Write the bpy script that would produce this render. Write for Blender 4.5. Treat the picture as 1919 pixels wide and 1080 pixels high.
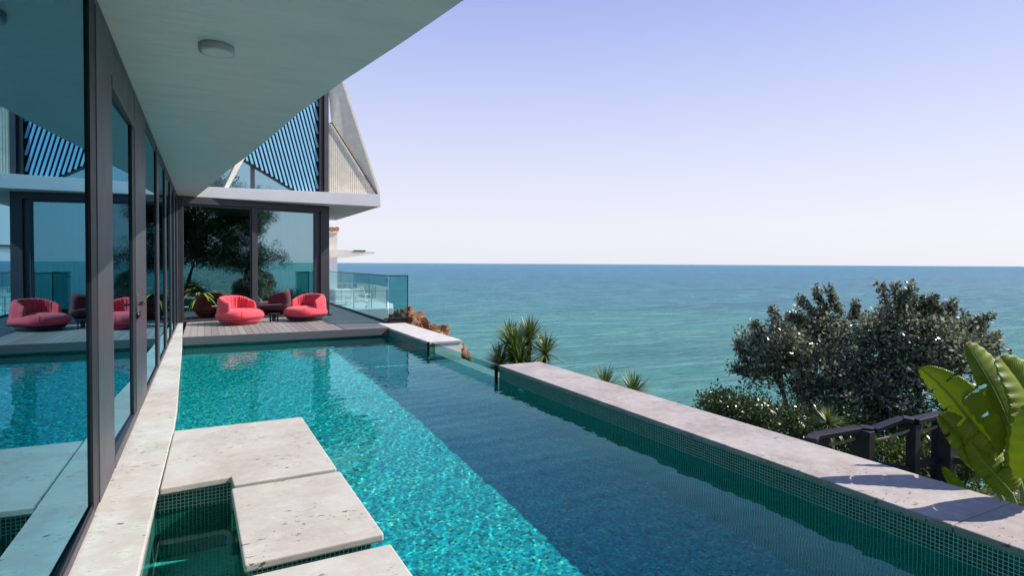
import bpy, bmesh, math, random
import numpy as np
from mathutils import Vector, Matrix, Quaternion
random.seed(7); rng = np.random.default_rng(7)
R = math.radians
sc = bpy.context.scene
for o in list(bpy.data.objects): bpy.data.objects.remove(o)
COL = sc.collection

# ------------------------------------------------------------- camera
FPX = 1096.0; W, H = 1919, 1080
yaw, pitch, roll = R(27.7), R(1.2), R(.31)
CAM = Vector((0, 0, 1.6))
Fv = Vector((math.sin(yaw)*math.cos(pitch), math.cos(yaw)*math.cos(pitch), -math.sin(pitch)))
R0 = Vector((math.cos(yaw), -math.sin(yaw), 0)); U0 = R0.cross(Fv)
Rv = R0*math.cos(roll)+U0*math.sin(roll); Uv = U0*math.cos(roll)-R0*math.sin(roll)
CY = 494.3+FPX*math.tan(pitch); CX = 959.5
cd = bpy.data.cameras.new('camera'); cam = bpy.data.objects.new('camera', cd); COL.objects.link(cam)
cd.sensor_width = 36; cd.sensor_fit = 'HORIZONTAL'; cd.lens = FPX/W*36
cd.shift_y = (CY-540)/W; cd.clip_start = .05; cd.clip_end = 200000
m3 = Matrix((Rv, Uv, -Fv)).transposed()
cam.matrix_world = Matrix.Translation(CAM) @ m3.to_4x4()
sc.camera = cam

def at(u, v, depth):
    """point seen at (u, v) of the photograph, so many metres out"""
    d = Fv*FPX + Rv*(u-CX) - Uv*(v-CY)
    return CAM + d*(depth/FPX)

# ------------------------------------------------------------- light
SUN_EL, SUN_AZ = R(40.5), R(15)       # azimuth measured from +x towards -y
S = Vector((math.cos(SUN_EL)*math.cos(SUN_AZ), -math.cos(SUN_EL)*math.sin(SUN_AZ), math.sin(SUN_EL)))
SKYK = 5.4            # brings the tint ramp to the sky's own radiance
w = bpy.data.worlds.new('World'); sc.world = w; w.use_nodes = True
nt = w.node_tree; nt.nodes.clear()
sky = nt.nodes.new('ShaderNodeTexSky'); sky.sky_type = 'NISHITA'; sky.sun_disc = False
sky.sun_elevation = SUN_EL; sky.sun_rotation = math.pi/2+SUN_AZ
sky.altitude = 20; sky.air_density = 1.0; sky.dust_density = 1.2; sky.ozone_density = 3.0
bg = nt.nodes.new('ShaderNodeBackground'); bg.inputs[1].default_value = .14
wo = nt.nodes.new('ShaderNodeOutputWorld')
tc_ = nt.nodes.new('ShaderNodeTexCoord'); sp_ = nt.nodes.new('ShaderNodeSeparateXYZ'); nt.links.new(tc_.outputs['Generated'], sp_.inputs[0])
rm_ = nt.nodes.new('ShaderNodeValToRGB'); nt.links.new(sp_.outputs[2], rm_.inputs[0])
for i_, (p_, c_) in enumerate([(0, (.90, .90, 1.0)), (.07, (.89, .895, 1.0)), (.17, (.77, .80, 1.01)), (.34, (.51, .59, .96)), (.55, (.20, .32, .80)), (1, (.08, .17, .58))]):
    if i_ > 1: rm_.color_ramp.elements.new(p_)
    rm_.color_ramp.elements[i_].position = p_; rm_.color_ramp.elements[i_].color = (*c_, 1)
sc_ = nt.nodes.new('ShaderNodeVectorMath'); sc_.operation = 'SCALE'; nt.links.new(rm_.outputs[0], sc_.inputs[0]); sc_.inputs[3].default_value = SKYK
mx_ = nt.nodes.new('ShaderNodeMix'); mx_.data_type = 'RGBA'; mx_.inputs[0].default_value = .92
nt.links.new(sky.outputs[0], mx_.inputs[6]); nt.links.new(sc_.outputs[0], mx_.inputs[7])
nt.links.new(mx_.outputs[2], bg.inputs[0]); nt.links.new(bg.outputs[0], wo.inputs[0])
ld = bpy.data.lights.new('sun', 'SUN'); ld.energy = 5.0; ld.angle = R(.5); ld.color = (1, .95, .87)
sun = bpy.data.objects.new('sun', ld); COL.objects.link(sun)
sun.rotation_euler = S.to_track_quat('Z', 'Y').to_euler(); sun.location = (20, -5, 20)
ld.cycles.is_caustics_light = True
sc.view_settings.view_transform = 'Standard'; sc.view_settings.look = 'None'
sc.view_settings.exposure = 0.36; sc.view_settings.gamma = 1
sc.view_settings.use_curve_mapping = False
sc.render.engine = 'CYCLES'
sc.cycles.max_bounces = 12; sc.cycles.transparent_max_bounces = 16; sc.cycles.transmission_bounces = 12
sc.cycles.glossy_bounces = 6; sc.cycles.diffuse_bounces = 4
sc.cycles.sample_clamp_indirect = 6

# ------------------------------------------------------------- helpers
def tag(o, label=None, cat=None, group=None, kind=None):
    if label: o['label'] = label
    if cat: o['category'] = cat
    if group: o['group'] = group
    if kind: o['kind'] = kind
    return o
def empty(name, loc=(0, 0, 0), rz=0):
    o = bpy.data.objects.new(name, None); COL.objects.link(o)
    o.location = loc; o.rotation_euler = (0, 0, rz); o.empty_display_size = .2
    return o
def copy_tree(o, parent=None):
    c = o.copy(); COL.objects.link(c); c.parent = parent
    for ch in list(o.children): copy_tree(ch, c)
    return c

class MB:
    def __init__(s): s.v = []; s.f = []
    def add(s, vs, fs):
        n = len(s.v); s.v += [tuple(p) for p in vs]; s.f += [tuple(i+n for i in f) for f in fs]; return s
    def box(s, x0, x1, y0, y1, z0, z1):
        return s.add([(x0,y0,z0),(x1,y0,z0),(x1,y1,z0),(x0,y1,z0),(x0,y0,z1),(x1,y0,z1),(x1,y1,z1),(x0,y1,z1)],
                     [(0,3,2,1),(4,5,6,7),(0,1,5,4),(1,2,6,5),(2,3,7,6),(3,0,4,7)])
    def prism(s, pts, h):
        """closed planar polygon extruded along the vector h"""
        n = len(pts); h = Vector(h); a = [Vector(p) for p in pts]; b = [p+h for p in a]
        return s.add(a+b, [tuple(range(n-1, -1, -1)), tuple(range(n, 2*n))]+[(i, (i+1) % n, n+(i+1) % n, n+i) for i in range(n)])
    def poly(s, pts, z0, z1):
        return s.prism([(x, y, z0) for x, y in pts], (0, 0, z1-z0))
    def bar(s, a, b, wx, wz, up=(0, 0, 1)):
        a = Vector(a); b = Vector(b); d = (b-a).normalized(); up = Vector(up)
        if abs(d.dot(up)) > .98: up = Vector((0, 1, 0))
        sx = d.cross(up).normalized(); sz = sx.cross(d).normalized()
        q = [sx*wx/2+sz*wz/2, -sx*wx/2+sz*wz/2, -sx*wx/2-sz*wz/2, sx*wx/2-sz*wz/2]
        return s.add([a+k for k in q]+[b+k for k in q], [(0,1,2,3),(7,6,5,4),(0,4,5,1),(1,5,6,2),(2,6,7,3),(3,7,4,0)])
    def tube(s, pts, rads, n=10, cap=True):
        pts = [Vector(p) for p in pts]; rings = []
        for i, p in enumerate(pts):
            d = (pts[min(i+1, len(pts)-1)]-pts[max(i-1, 0)]).normalized()
            u = d.cross(Vector((0, 0, 1)) if abs(d.z) < .95 else Vector((1, 0, 0))).normalized(); v = d.cross(u)
            r = rads[i] if hasattr(rads, '__len__') else rads
            rings += [p+(u*math.cos(2*math.pi*k/n)+v*math.sin(2*math.pi*k/n))*r for k in range(n)]
        f = [(i*n+k, i*n+(k+1) % n, (i+1)*n+(k+1) % n, (i+1)*n+k) for i in range(len(pts)-1) for k in range(n)]
        if cap: f += [tuple(range(n-1, -1, -1)), tuple((len(pts)-1)*n+k for k in range(n))]
        return s.add(rings, f)
    def lathe(s, prof, n=32, c=(0, 0, 0)):
        vs = [(c[0]+r*math.cos(2*math.pi*k/n), c[1]+r*math.sin(2*math.pi*k/n), c[2]+z) for r, z in prof for k in range(n)]
        f = [(i*n+k, i*n+(k+1) % n, (i+1)*n+(k+1) % n, (i+1)*n+k) for i in range(len(prof)-1) for k in range(n)]
        return s.add(vs, f+[tuple(range(n-1, -1, -1)), tuple((len(prof)-1)*n+k for k in range(n))])
    def build(s, name, mat, parent=None, smooth=False, bevel=0, seg=2):
        me = bpy.data.meshes.new(name); me.from_pydata(s.v, [], s.f); me.validate()
        o = bpy.data.objects.new(name, me); COL.objects.link(o); o.parent = parent
        bm = bmesh.new(); bm.from_mesh(me); bmesh.ops.recalc_face_normals(bm, faces=bm.faces); bm.to_mesh(me); bm.free()
        me.materials.append(mat)
        if smooth: me.polygons.foreach_set('use_smooth', [True]*len(me.polygons))
        if bevel:
            m = o.modifiers.new('bevel', 'BEVEL'); m.width = bevel; m.segments = seg; m.limit_method = 'ANGLE'; m.harden_normals = False
        return o
def np_mesh(name, verts, faces, mat, parent=None, smooth=False):
    me = bpy.data.meshes.new(name); k = faces.shape[1]
    me.vertices.add(len(verts)); me.vertices.foreach_set('co', np.asarray(verts, dtype=np.float32).ravel())
    me.loops.add(faces.size); me.loops.foreach_set('vertex_index', faces.astype(np.int32).ravel())
    me.polygons.add(len(faces)); me.polygons.foreach_set('loop_start', np.arange(0, faces.size, k, dtype=np.int32))
    me.polygons.foreach_set('loop_total', np.full(len(faces), k, dtype=np.int32))
    me.update(calc_edges=True); me.validate()
    if smooth: me.polygons.foreach_set('use_smooth', [True]*len(me.polygons))
    o = bpy.data.objects.new(name, me); COL.objects.link(o); o.parent = parent; me.materials.append(mat)
    return o
def grid_faces(nx, ny):
    i = np.arange(nx-1)[:, None]*ny+np.arange(ny-1)[None, :]
    return np.stack([i, i+ny, i+ny+1, i+1], -1).reshape(-1, 4)

# ------------------------------------------------------------- materials
class NT:
    def __init__(s, name):
        s.m = bpy.data.materials.new(name); s.m.use_nodes = True; s.t = s.m.node_tree; s.t.nodes.clear()
        s.out = s.t.nodes.new('ShaderNodeOutputMaterial')
    def n(s, ty, **k):
        nd = s.t.nodes.new(ty)
        for a, b in k.items(): setattr(nd, a, b)
        return nd
    def L(s, a, b): s.t.links.new(a, b)
    def val(s, sock, v):
        if hasattr(v, 'is_linked') or isinstance(v, bpy.types.NodeSocket): s.L(v, sock)
        else: sock.default_value = v
    def math(s, op, a, b=None, clamp=False):
        nd = s.n('ShaderNodeMath', operation=op, use_clamp=clamp); s.val(nd.inputs[0], a)
        if b is not None: s.val(nd.inputs[1], b)
        return nd.outputs[0]
    def coord(s, kind='Object', scale=(1, 1, 1), rot=(0, 0, 0)):
        tc = s.n('ShaderNodeTexCoord'); mp = s.n('ShaderNodeMapping'); s.L(tc.outputs[kind], mp.inputs[0])
        mp.inputs['Scale'].default_value = scale; mp.inputs['Rotation'].default_value = rot
        return mp.outputs[0]
    def noise(s, vec, scale, detail=4, rough=.55, dist=0):
        nd = s.n('ShaderNodeTexNoise'); s.L(vec, nd.inputs['Vector']); nd.inputs['Scale'].default_value = scale
        nd.inputs['Detail'].default_value = detail; nd.inputs['Roughness'].default_value = rough; nd.inputs['Distortion'].default_value = dist
        return nd.outputs[0]
    def ramp(s, fac, stops):
        nd = s.n('ShaderNodeValToRGB'); s.L(fac, nd.inputs[0]); e = nd.color_ramp.elements
        while len(e) < len(stops): e.new(.5)
        for i, (p, c) in enumerate(stops):
            e[i].position = p; e[i].color = (*c, 1) if hasattr(c, '__len__') else (c, c, c, 1)
        return nd.outputs[0]
    def mix(s, fac, a, b, mode='MIX'):
        nd = s.n('ShaderNodeMix', data_type='RGBA', blend_type=mode); s.val(nd.inputs[0], fac)
        for sock, v in ((nd.inputs[6], a), (nd.inputs[7], b)):
            if isinstance(v, (tuple, list)): v = (*v, 1) if len(v) == 3 else v
            s.val(sock, v)
        return nd.outputs[2]
    def bump(s, h, strength=.3, dist=.01, normal=None):
        nd = s.n('ShaderNodeBump'); s.L(h, nd.inputs['Height']); nd.inputs['Strength'].default_value = strength; nd.inputs['Distance'].default_value = dist
        if normal: s.L(normal, nd.inputs['Normal'])
        return nd.outputs[0]
    def pbr(s, col, rough=.5, spec=.5, metal=0, normal=None, **k):
        p = s.n('ShaderNodeBsdfPrincipled')
        s.val(p.inputs['Base Color'], (*col, 1) if isinstance(col, tuple) and len(col) == 3 else col)
        s.val(p.inputs['Roughness'], rough); s.val(p.inputs['Specular IOR Level'], spec); s.val(p.inputs['Metallic'], metal)
        if normal: s.L(normal, p.inputs['Normal'])
        for a, b in k.items(): s.val(p.inputs[a.replace('_', ' ')], b)
        s.L(p.outputs[0], s.out.inputs[0]); return s.m

def simple(name, col, rough=.5, spec=.5, metal=0, var=.12, scale=6, bump=.1, bd=.003, bscale=60):
    t = NT(name); c = t.coord()
    n = t.noise(c, scale, 5)
    lo = tuple(x*(1-var) for x in col); hi = tuple(min(1, x*(1+var)) for x in col)
    colr = t.ramp(n, [(.3, lo), (.7, hi)])
    rr = t.math('ADD', t.math('MULTIPLY', n, .2), rough-.1)
    nb = t.noise(c, bscale, 3)
    return t.pbr(colr, rr, spec, metal, t.bump(nb, bump, bd))

def mat_stone(name='travertine', base=(.53, .50, .462), dark=(.43, .37, .33)):
    t = NT(name); c = t.coord()
    big = t.noise(c, 1.6, 6, .6, .4); mid = t.noise(c, 9, 6, .65)
    col = t.mix(t.ramp(big, [(.40, 0.), (.62, 1.)]), base, tuple(.2*a+.8*b for a, b in zip(base, dark)))
    col = t.mix(t.math('MULTIPLY', t.ramp(mid, [(.45, 0.), (.75, 1.)]), .45), col, (.72, .69, .65))
    fine = t.noise(c, 160, 3, .7)
    col = t.mix(t.math('MULTIPLY', t.ramp(fine, [(.35, 1.), (.6, 0.)]), .22), col, dark)
    # pits : stretched, sparse, clustered
    cs = t.coord('Object', (9, 22, 22), (0, 0, .5))
    pn = t.noise(cs, 1.6, 5, .6, .6); cl = t.noise(c, 2.3, 3)
    pit = t.math('MULTIPLY', t.ramp(pn, [(.595, 0.), (.65, 1.)]), t.ramp(cl, [(.50, 0.), (.57, 1.)]))
    vein = t.ramp(t.noise(t.coord('Object', (2.2, 7, 7), (0, 0, -.35)), 2, 7, .62, 1.4), [(.485, 0.), (.5, 1.), (.515, 0.)])
    vein = t.math('MULTIPLY', t.math('MULTIPLY', vein, t.ramp(mid, [(.5, 0.), (.62, 1.)])), .5)
    col = t.mix(t.math('MULTIPLY', t.ramp(t.noise(c, 3.4, 5, .6), [(.46, 0.), (.62, 1.)]), .26), col, (.44, .35, .28))
    col = t.mix(t.math('MULTIPLY', pit, .95), col, (.10, .08, .075))
    col = t.mix(vein, col, (.25, .21, .19))
    h = t.math('SUBTRACT', t.math('MULTIPLY', fine, .3), t.math('ADD', pit, vein))
    return t.pbr(col, .6, .3, 0, t.bump(h, .5, .004))

def mat_tile(name, cols, grout, size=.0255, gw=.13, rough=.12, bump=.6, patch=0.0, patchcol=(0, .3, .3)):
    """glass mosaic: a square grid on whatever way a face looks, each tile with its own colour"""
    t = NT(name); g = t.n('ShaderNodeNewGeometry')
    ps = t.n('ShaderNodeVectorMath', operation='SCALE'); t.L(g.outputs['Position'], ps.inputs[0]); ps.inputs[3].default_value = 1/size
    off = t.n('ShaderNodeVectorMath', operation='ADD'); t.L(ps.outputs[0], off.inputs[0]); off.inputs[1].default_value = (.5, .5, .25)
    sx = t.n('ShaderNodeSeparateXYZ'); t.L(off.outputs[0], sx.inputs[0])
    nx = t.n('ShaderNodeSeparateXYZ'); t.L(g.outputs['True Normal'], nx.inputs[0])
    line = None
    for i in range(3):
        fr = t.math('FRACT', sx.outputs[i]); d = t.math('ABSOLUTE', t.math('SUBTRACT', fr, .5))
        ml = t.math('GREATER_THAN', d, .5-gw/2)
        ml = t.math('MULTIPLY', ml, t.math('LESS_THAN', t.math('ABSOLUTE', nx.outputs[i]), .6))
        line = ml if line is None else t.math('MAXIMUM', line, ml)
    # cell id : drop the coordinate along the normal by nudging half a tile inward
    nud = t.n('ShaderNodeVectorMath', operation='SCALE'); t.L(g.outputs['True Normal'], nud.inputs[0]); nud.inputs[3].default_value = -.3
    a2 = t.n('ShaderNodeVectorMath', operation='ADD'); t.L(off.outputs[0], a2.inputs[0]); t.L(nud.outputs[0], a2.inputs[1])
    fl = t.n('ShaderNodeVectorMath', operation='FLOOR'); t.L(a2.outputs[0], fl.inputs[0])
    wn = t.n('ShaderNodeTexWhiteNoise', noise_dimensions='3D'); t.L(fl.outputs[0], wn.inputs['Vector'])
    k = len(cols); col = t.ramp(wn.outputs['Value'], [(i/(k-1), c) for i, c in enumerate(cols)])
    if patch:
        pn = t.noise(t.coord(), .9, 3)
        col = t.mix(t.math('MULTIPLY', t.ramp(pn, [(.4, 0.), (.65, 1.)]), patch), col, patchcol)
    col = t.mix(line, col, grout)
    rr = t.math('ADD', t.math('MULTIPLY', line, .5), rough)
    return t.pbr(col, rr, .5, 0, t.bump(t.math('SUBTRACT', 1., line), bump, .0015))

M = {}
M['stone'] = mat_stone()
M['stone2'] = mat_stone('wall_cap_stone', (.45, .395, .36), (.30, .25, .225))
M['tile'] = mat_tile('green_mosaic', [(.003, .05, .036), (.01, .12, .09), (.006, .08, .06), (.02, .19, .14), (.005, .065, .055)], (.50, .64, .52), gw=.17)
M['floor_tile'] = mat_tile('pool_floor_mosaic', [(.003, .10, .105), (.005, .32, .33), (.010, .48, .49), (.003, .17, .20), (.03, .68, .66), (.005, .38, .40), (.50, .85, .48)],
                           (.015, .33, .35), .0255, .12, .3, .2)
M['basin_tile'] = mat_tile('basin_mosaic', [(.02, .34, .24), (.04, .50, .38), (.08, .62, .48), (.03, .42, .32)], (.45, .75, .60), .0255, .12, .3, .2)
M['frame'] = simple('anthracite_frame', (.046, .043, .054), .42, .5, .0, .06, 3, .05, .001, 300)
M['frame_dark'] = simple('black_gasket', (.012, .012, .015), .5, .4)
M['metal_black'] = simple('black_metal', (.02, .02, .023), .35, .5, .6)
M['steel'] = simple('steel', (.5, .5, .5), .3, .5, 1)
M['white'] = simple('white_render', (.78, .75, .73), .7, .3, 0, .05, 2)
M['pale_stone'] = mat_stone('pale_wall_stone', (.66, .61, .57), (.55, .49, .44))
M['cream'] = simple('cream_render', (.74, .66, .56), .7, .3, 0, .06, 1.5)
M['beige'] = simple('beige_slat', (.78, .70, .56), .55, .4, 0, .10, 5)
M['slat'] = simple('reflected_slat_blue', (.22, .50, .68), .4, .5, 0, .06, 4)  # blue tint of a reflection in the glass, put into the slat colour
M['terracotta'] = simple('terracotta', (.55, .2, .08), .8, .2, 0, .25, 12)
M['wood_dark'] = simple('dark_stained_wood', (.022, .018, .028), .5, .4, 0, .3, 12, .3, .003, 40)
M['rope'] = simple('rope', (.36, .29, .2), .9, .1, 0, .25, 60, .5, .004, 300)
M['bark'] = simple('bark', (.10, .065, .045), .9, .2, 0, .5, 9, .8, .03, 18)
M['soil'] = simple('soil', (.09, .075, .045), .95, .1, 0, .5, 2.5, .7, .05, 12)
M['interior'] = simple('dark_interior', (.05, .052, .055), .6, .3)
M['pot'] = simple('clay_pot', (.30, .075, .05), .7, .3, 0, .2)

def mat_soffit():
    t = NT('plaster_soffit'); c = t.coord('Object', (.7, 3.2, 1))
    n = t.noise(c, 1.6, 5, .6, .5); f = t.noise(t.coord(), 90, 3)
    col = t.ramp(n, [(.3, (.70, .72, .69)), (.7, (.78, .80, .76))])
    b = t.bump(t.noise(t.coord('Object', (.55, 2.8, 1)), 1.9, 4, .6, .4), .22, .06)
    return t.pbr(col, .36, .6, 0, t.bump(f, .1, .002, b))
M['soffit'] = mat_soffit()

def mat_glass(name, refl=(.30, .62, .78), trans=(.24, .34, .34), r0=.42, wob=.0, pw=2.2):
    t = NT(name)
    lw = t.n('ShaderNodeLayerWeight'); lw.inputs[0].default_value = .5
    fac = t.math('ADD', r0, t.math('MULTIPLY', t.math('POWER', lw.outputs['Facing'], pw), 1-r0), True)
    gl = t.n('ShaderNodeBsdfGlossy'); gl.inputs['Roughness'].default_value = 0; gl.inputs['Color'].default_value = (*refl, 1)
    if wob: t.L(t.bump(t.noise(t.coord(), 1.1, 1), wob, .01), gl.inputs['Normal'])
    tr = t.n('ShaderNodeBsdfTransparent'); tr.inputs[0].default_value = (*trans, 1)
    mx = t.n('ShaderNodeMixShader'); t.L(fac, mx.inputs[0]); t.L(tr.outputs[0], mx.inputs[1]); t.L(gl.outputs[0], mx.inputs[2])
    t.L(mx.outputs[0], t.out.inputs[0]); return t.m
M['glass_side'] = mat_glass('coated_glass', wob=.02)
M['glass_far'] = mat_glass('coated_glass_clear', (.50, .77, .85), (.45, .56, .56), .5, wob=.015)
def mat_rail_glass(name, trans, r0=.06):
    return mat_glass(name, (.9, .95, .95), trans, r0)
M['glass_left'] = mat_glass('coated_glass_left', (.50, .77, .85), (.60, .68, .66), .22, wob=.015)
M['glass_rail'] = mat_glass('balustrade_glass', (.45, .6, .62), (.62, .82, .82), .03, pw=9.)

def mat_water():
    t = NT('pool_water')
    g = t.n('ShaderNodeBsdfGlass'); g.inputs['IOR'].default_value = 1.333; g.inputs['Roughness'].default_value = 0
    g.inputs['Color'].default_value = (.47, .96, .985, 1)
    t.L(g.outputs[0], t.out.inputs[0]); return t.m
M['water'] = mat_water()

def mat_sea():
    t = NT('sea_water'); g = t.n('ShaderNodeNewGeometry')
    def mp(scale, rot=0):
        m = t.n('ShaderNodeMapping'); t.L(g.outputs['Position'], m.inputs[0]); m.inputs['Scale'].default_value = scale; m.inputs['Rotation'].default_value = (0, 0, rot)
        return m.outputs[0]
    # distance out to sea along the view
    dot = t.n('ShaderNodeVectorMath', operation='DOT_PRODUCT'); t.L(g.outputs['Position'], dot.inputs[0]); dot.inputs[1].default_value = (.62, .78, 0)
    dist = t.math('MULTIPLY', dot.outputs['Value'], 1/700.)
    patch = t.noise(mp((.010, .0030, 1), .50), 1, 5, .6, .6)
    dd = t.math('ADD', t.math('POWER', t.math('MAXIMUM', dist, 0.), .5), t.math('MULTIPLY', t.math('SUBTRACT', patch, .5), .32))
    col = t.ramp(dd, [(.22, (.11, .40, .32)), (.38, (.045, .30, .28)), (.56, (.018, .20, .245)), (.95, (.014, .135, .25))])
    swell = t.noise(mp((.05, .27, 1), .50), 1, 8, .70, .3)
    mid = t.noise(mp((.22, 1.0, 1), .48), 1, 7, .70, .2)
    chop = t.noise(mp((.9, 2.6, 1), .5), 1, 5, .65)
    big = t.noise(mp((.004, .030, 1), .5), 1, 7, .68, .5)
    col = t.mix(t.math('MULTIPLY', t.ramp(swell, [(.49, 0.), (.57, 1.)]), .6), col, (.16, .45, .40))
    col = t.mix(t.math('MULTIPLY', t.ramp(mid, [(.38, 1.), (.49, 0.)]), .7), col, (.006, .085, .11))
    col = t.mix(t.math('MULTIPLY', t.ramp(big, [(.34, 1.), (.50, 0.)]), .35), col, (.008, .08, .14))
    col = t.mix(t.math('MULTIPLY', t.ramp(big, [(.54, 0.), (.66, 1.)]), .35), col, (.06, .22, .26))
    caps = t.math('MULTIPLY', t.ramp(mid, [(.64, 0.), (.67, 1.)]), t.ramp(swell, [(.56, 0.), (.60, 1.)]))
    col = t.mix(t.math('MULTIPLY', caps, .8), col, (.7, .75, .76))
    h = t.math('ADD', t.math('MULTIPLY', swell, 1.2), t.math('MULTIPLY', chop, .10))
    h = t.math('ADD', h, t.math('MULTIPLY', mid, .45))
    nm = t.bump(h, 1., 2.2)
    return t.pbr(col, .34, .08, 0, nm)
M['sea'] = mat_sea()

def mat_leaf(name, c0, c1, c2, rough=.35, spec=.5, transl=.25, tcol=None):
    t = NT(name); g = t.n('ShaderNodeNewGeometry')
    n = t.n('ShaderNodeTexNoise'); t.L(t.coord(), n.inputs['Vector']); n.inputs['Scale'].default_value = 2.2
    f = t.math('ADD', t.math('MULTIPLY', g.outputs['Random Per Island'], .7), t.math('MULTIPLY', n.outputs[0], .4))
    col = t.ramp(f, [(.15, c0), (.5, c1), (.9, c2)])
    p = t.n('ShaderNodeBsdfPrincipled'); t.L(col, p.inputs['Base Color']); p.inputs['Roughness'].default_value = rough; p.inputs['Specular IOR Level'].default_value = spec
    tl = t.n('ShaderNodeBsdfTranslucent')
    if tcol: tl.inputs[0].default_value = (*tcol, 1)
    else: t.L(col, tl.inputs[0])
    mx = t.n('ShaderNodeMixShader'); mx.inputs[0].default_value = transl
    t.L(p.outputs[0], mx.inputs[1]); t.L(tl.outputs[0], mx.inputs[2]); t.L(mx.outputs[0], t.out.inputs[0]); return t.m
M['leaf_bush'] = mat_leaf('dark_glossy_leaves', (.018, .03, .012), (.11, .13, .06), (.55, .56, .38), .36, 1., .28)  # palest leaf tone stands in for light glinting off the leaves
M['leaf_hedge'] = mat_leaf('hedge_leaves', (.02, .04, .012), (.05, .085, .025), (.12, .16, .05), .35, .7, .2)
M['leaf_cover'] = mat_leaf('groundcover_leaves', (.03, .06, .012), (.07, .12, .02), (.16, .20, .05), .4, .6, .25)
M['leaf_pine'] = mat_leaf('pine_needles', (.025, .055, .022), (.05, .09, .035), (.09, .14, .05), .6, .3, .15)
M['leaf_yucca'] = mat_leaf('yucca_blades', (.04, .08, .018), (.10, .17, .035), (.26, .30, .10), .4, .5, .2)
M['leaf_plant'] = mat_leaf('indoor_blades', (.10, .16, .02), (.2, .28, .03), (.35, .38, .06), .4, .5, .3)

def mat_banana():
    t = NT('banana_leaf'); uv = t.n('ShaderNodeUVMap'); s = t.n('ShaderNodeSeparateXYZ'); t.L(uv.outputs[0], s.inputs[0])
    # u across (0..1), v along : ribs run out from the midrib
    rib = t.math('SINE', t.math('MULTIPLY', t.math('ADD', s.outputs[1], t.math('MULTIPLY', s.outputs[0], -.12)), 330.))
    n = t.noise(t.coord(), 3.5, 4)
    col = t.ramp(n, [(.3, (.19, .26, .012)), (.55, (.27, .34, .018)), (.8, (.38, .43, .03))])
    col = t.mix(t.math('MULTIPLY', t.math('ADD', rib, 1.), .07), col, (.25, .36, .05))
    edge = t.ramp(s.outputs[0], [(.0, 1.), (.018, 1.), (.05, 0.)])
    col = t.mix(edge, col, (.40, .50, .08))
    rim = t.math('MULTIPLY', t.ramp(s.outputs[0], [(.955, 0.), (.985, 1.)]), t.ramp(t.noise(t.coord(), 7, 3), [(.5, 0.), (.62, 1.)]))
    col = t.mix(rim, col, (.25, .15, .06))
    tip = t.ramp(s.outputs[1], [(.955, 0.), (.985, 1.)])
    col = t.mix(t.math('MULTIPLY', tip, .8), col, (.30, .17, .06))
    p = t.n('ShaderNodeBsdfPrincipled'); t.L(col, p.inputs['Base Color']); p.inputs['Roughness'].default_value = .45; p.inputs['Specular IOR Level'].default_value = .4
    t.L(t.bump(rib, .35, .004), p.inputs['Normal'])
    tl = t.n('ShaderNodeBsdfTranslucent'); t.L(t.mix(.35, col, (.7, .85, .03)), tl.inputs[0])
    mx = t.n('ShaderNodeMixShader'); mx.inputs[0].default_value = .42
    t.L(p.outputs[0], mx.inputs[1]); t.L(tl.outputs[0], mx.inputs[2]); t.L(mx.outputs[0], t.out.inputs[0]); return t.m
M['banana'] = mat_banana()
M['banana_stem'] = simple('banana_stem', (.16, .24, .05), .45, .5, 0, .3, 6)

def mat_rock():
    t = NT('ochre_rock'); c = t.coord()
    a = t.noise(c, 1.4, 8, .65, .8); b = t.noise(c, 7, 6, .7)
    col = t.ramp(a, [(.28, (.10, .05, .03)), (.45, (.28, .13, .065)), (.6, (.42, .24, .12)), (.8, (.55, .42, .27))])
    col = t.mix(t.math('MULTIPLY', b, .5), col, (.12, .08, .06), 'MULTIPLY')
    return t.pbr(col, .9, .2, 0, t.bump(b, .9, .08))
M['rock'] = mat_rock()

def mat_deck(name, col, warm):
    t = NT(name); g = t.n('ShaderNodeNewGeometry')
    c = t.coord('Object', (14, 1.2, 1)); n = t.noise(c, 3, 5, .6)
    f = t.math('ADD', t.math('MULTIPLY', g.outputs['Random Per Island'], .6), t.math('MULTIPLY', n, .45))
    cc = t.ramp(f, [(.2, tuple(x*.85 for x in col)), (.5, col), (.9, warm)])
    gr = t.noise(t.coord('Object', (120, 4, 1)), 2, 3)
    return t.pbr(cc, .65, .35, 0, t.bump(gr, .35, .003))
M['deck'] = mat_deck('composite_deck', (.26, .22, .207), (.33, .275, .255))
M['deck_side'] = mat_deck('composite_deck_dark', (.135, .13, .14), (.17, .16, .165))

def mat_fabric(name, col):
    t = NT(name); c = t.coord(); n = t.noise(c, 5, 4)
    cc = t.ramp(n, [(.3, tuple(x*.88 for x in col)), (.7, tuple(min(1, x*1.08) for x in col))])
    we = t.noise(c, 260, 2); b = t.bump(we, .35, .003, t.bump(t.noise(c, 14, 3, .5, .3), .25, .02))
    return t.pbr(cc, .85, .2, 0, b, Sheen_Weight=.25)
M['red'] = mat_fabric('coral_red_fabric', (.75, .078, .10))
M['red_dark'] = mat_fabric('crimson_fabric_base', (.50, .03, .06))
M['black_base'] = mat_fabric('black_fabric_base', (.015, .012, .02))
M['white_fab'] = mat_fabric('white_fabric', (.75, .72, .68))
t_ = NT('sheer_curtain'); tl = t_.n('ShaderNodeBsdfTranslucent'); tl.inputs[0].default_value = (.75, .8, .82, 1)
df = t_.n('ShaderNodeBsdfDiffuse'); df.inputs[0].default_value = (.7, .74, .76, 1); mx = t_.n('ShaderNodeMixShader'); mx.inputs[0].default_value = .4
t_.L(df.outputs[0], mx.inputs[1]); t_.L(tl.outputs[0], mx.inputs[2]); t_.L(mx.outputs[0], t_.out.inputs[0]); M['curtain'] = t_.m
M['lamp_glass'] = simple('opal_lamp', (.72, .74, .70), .35, .5, 0, .02)
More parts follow.
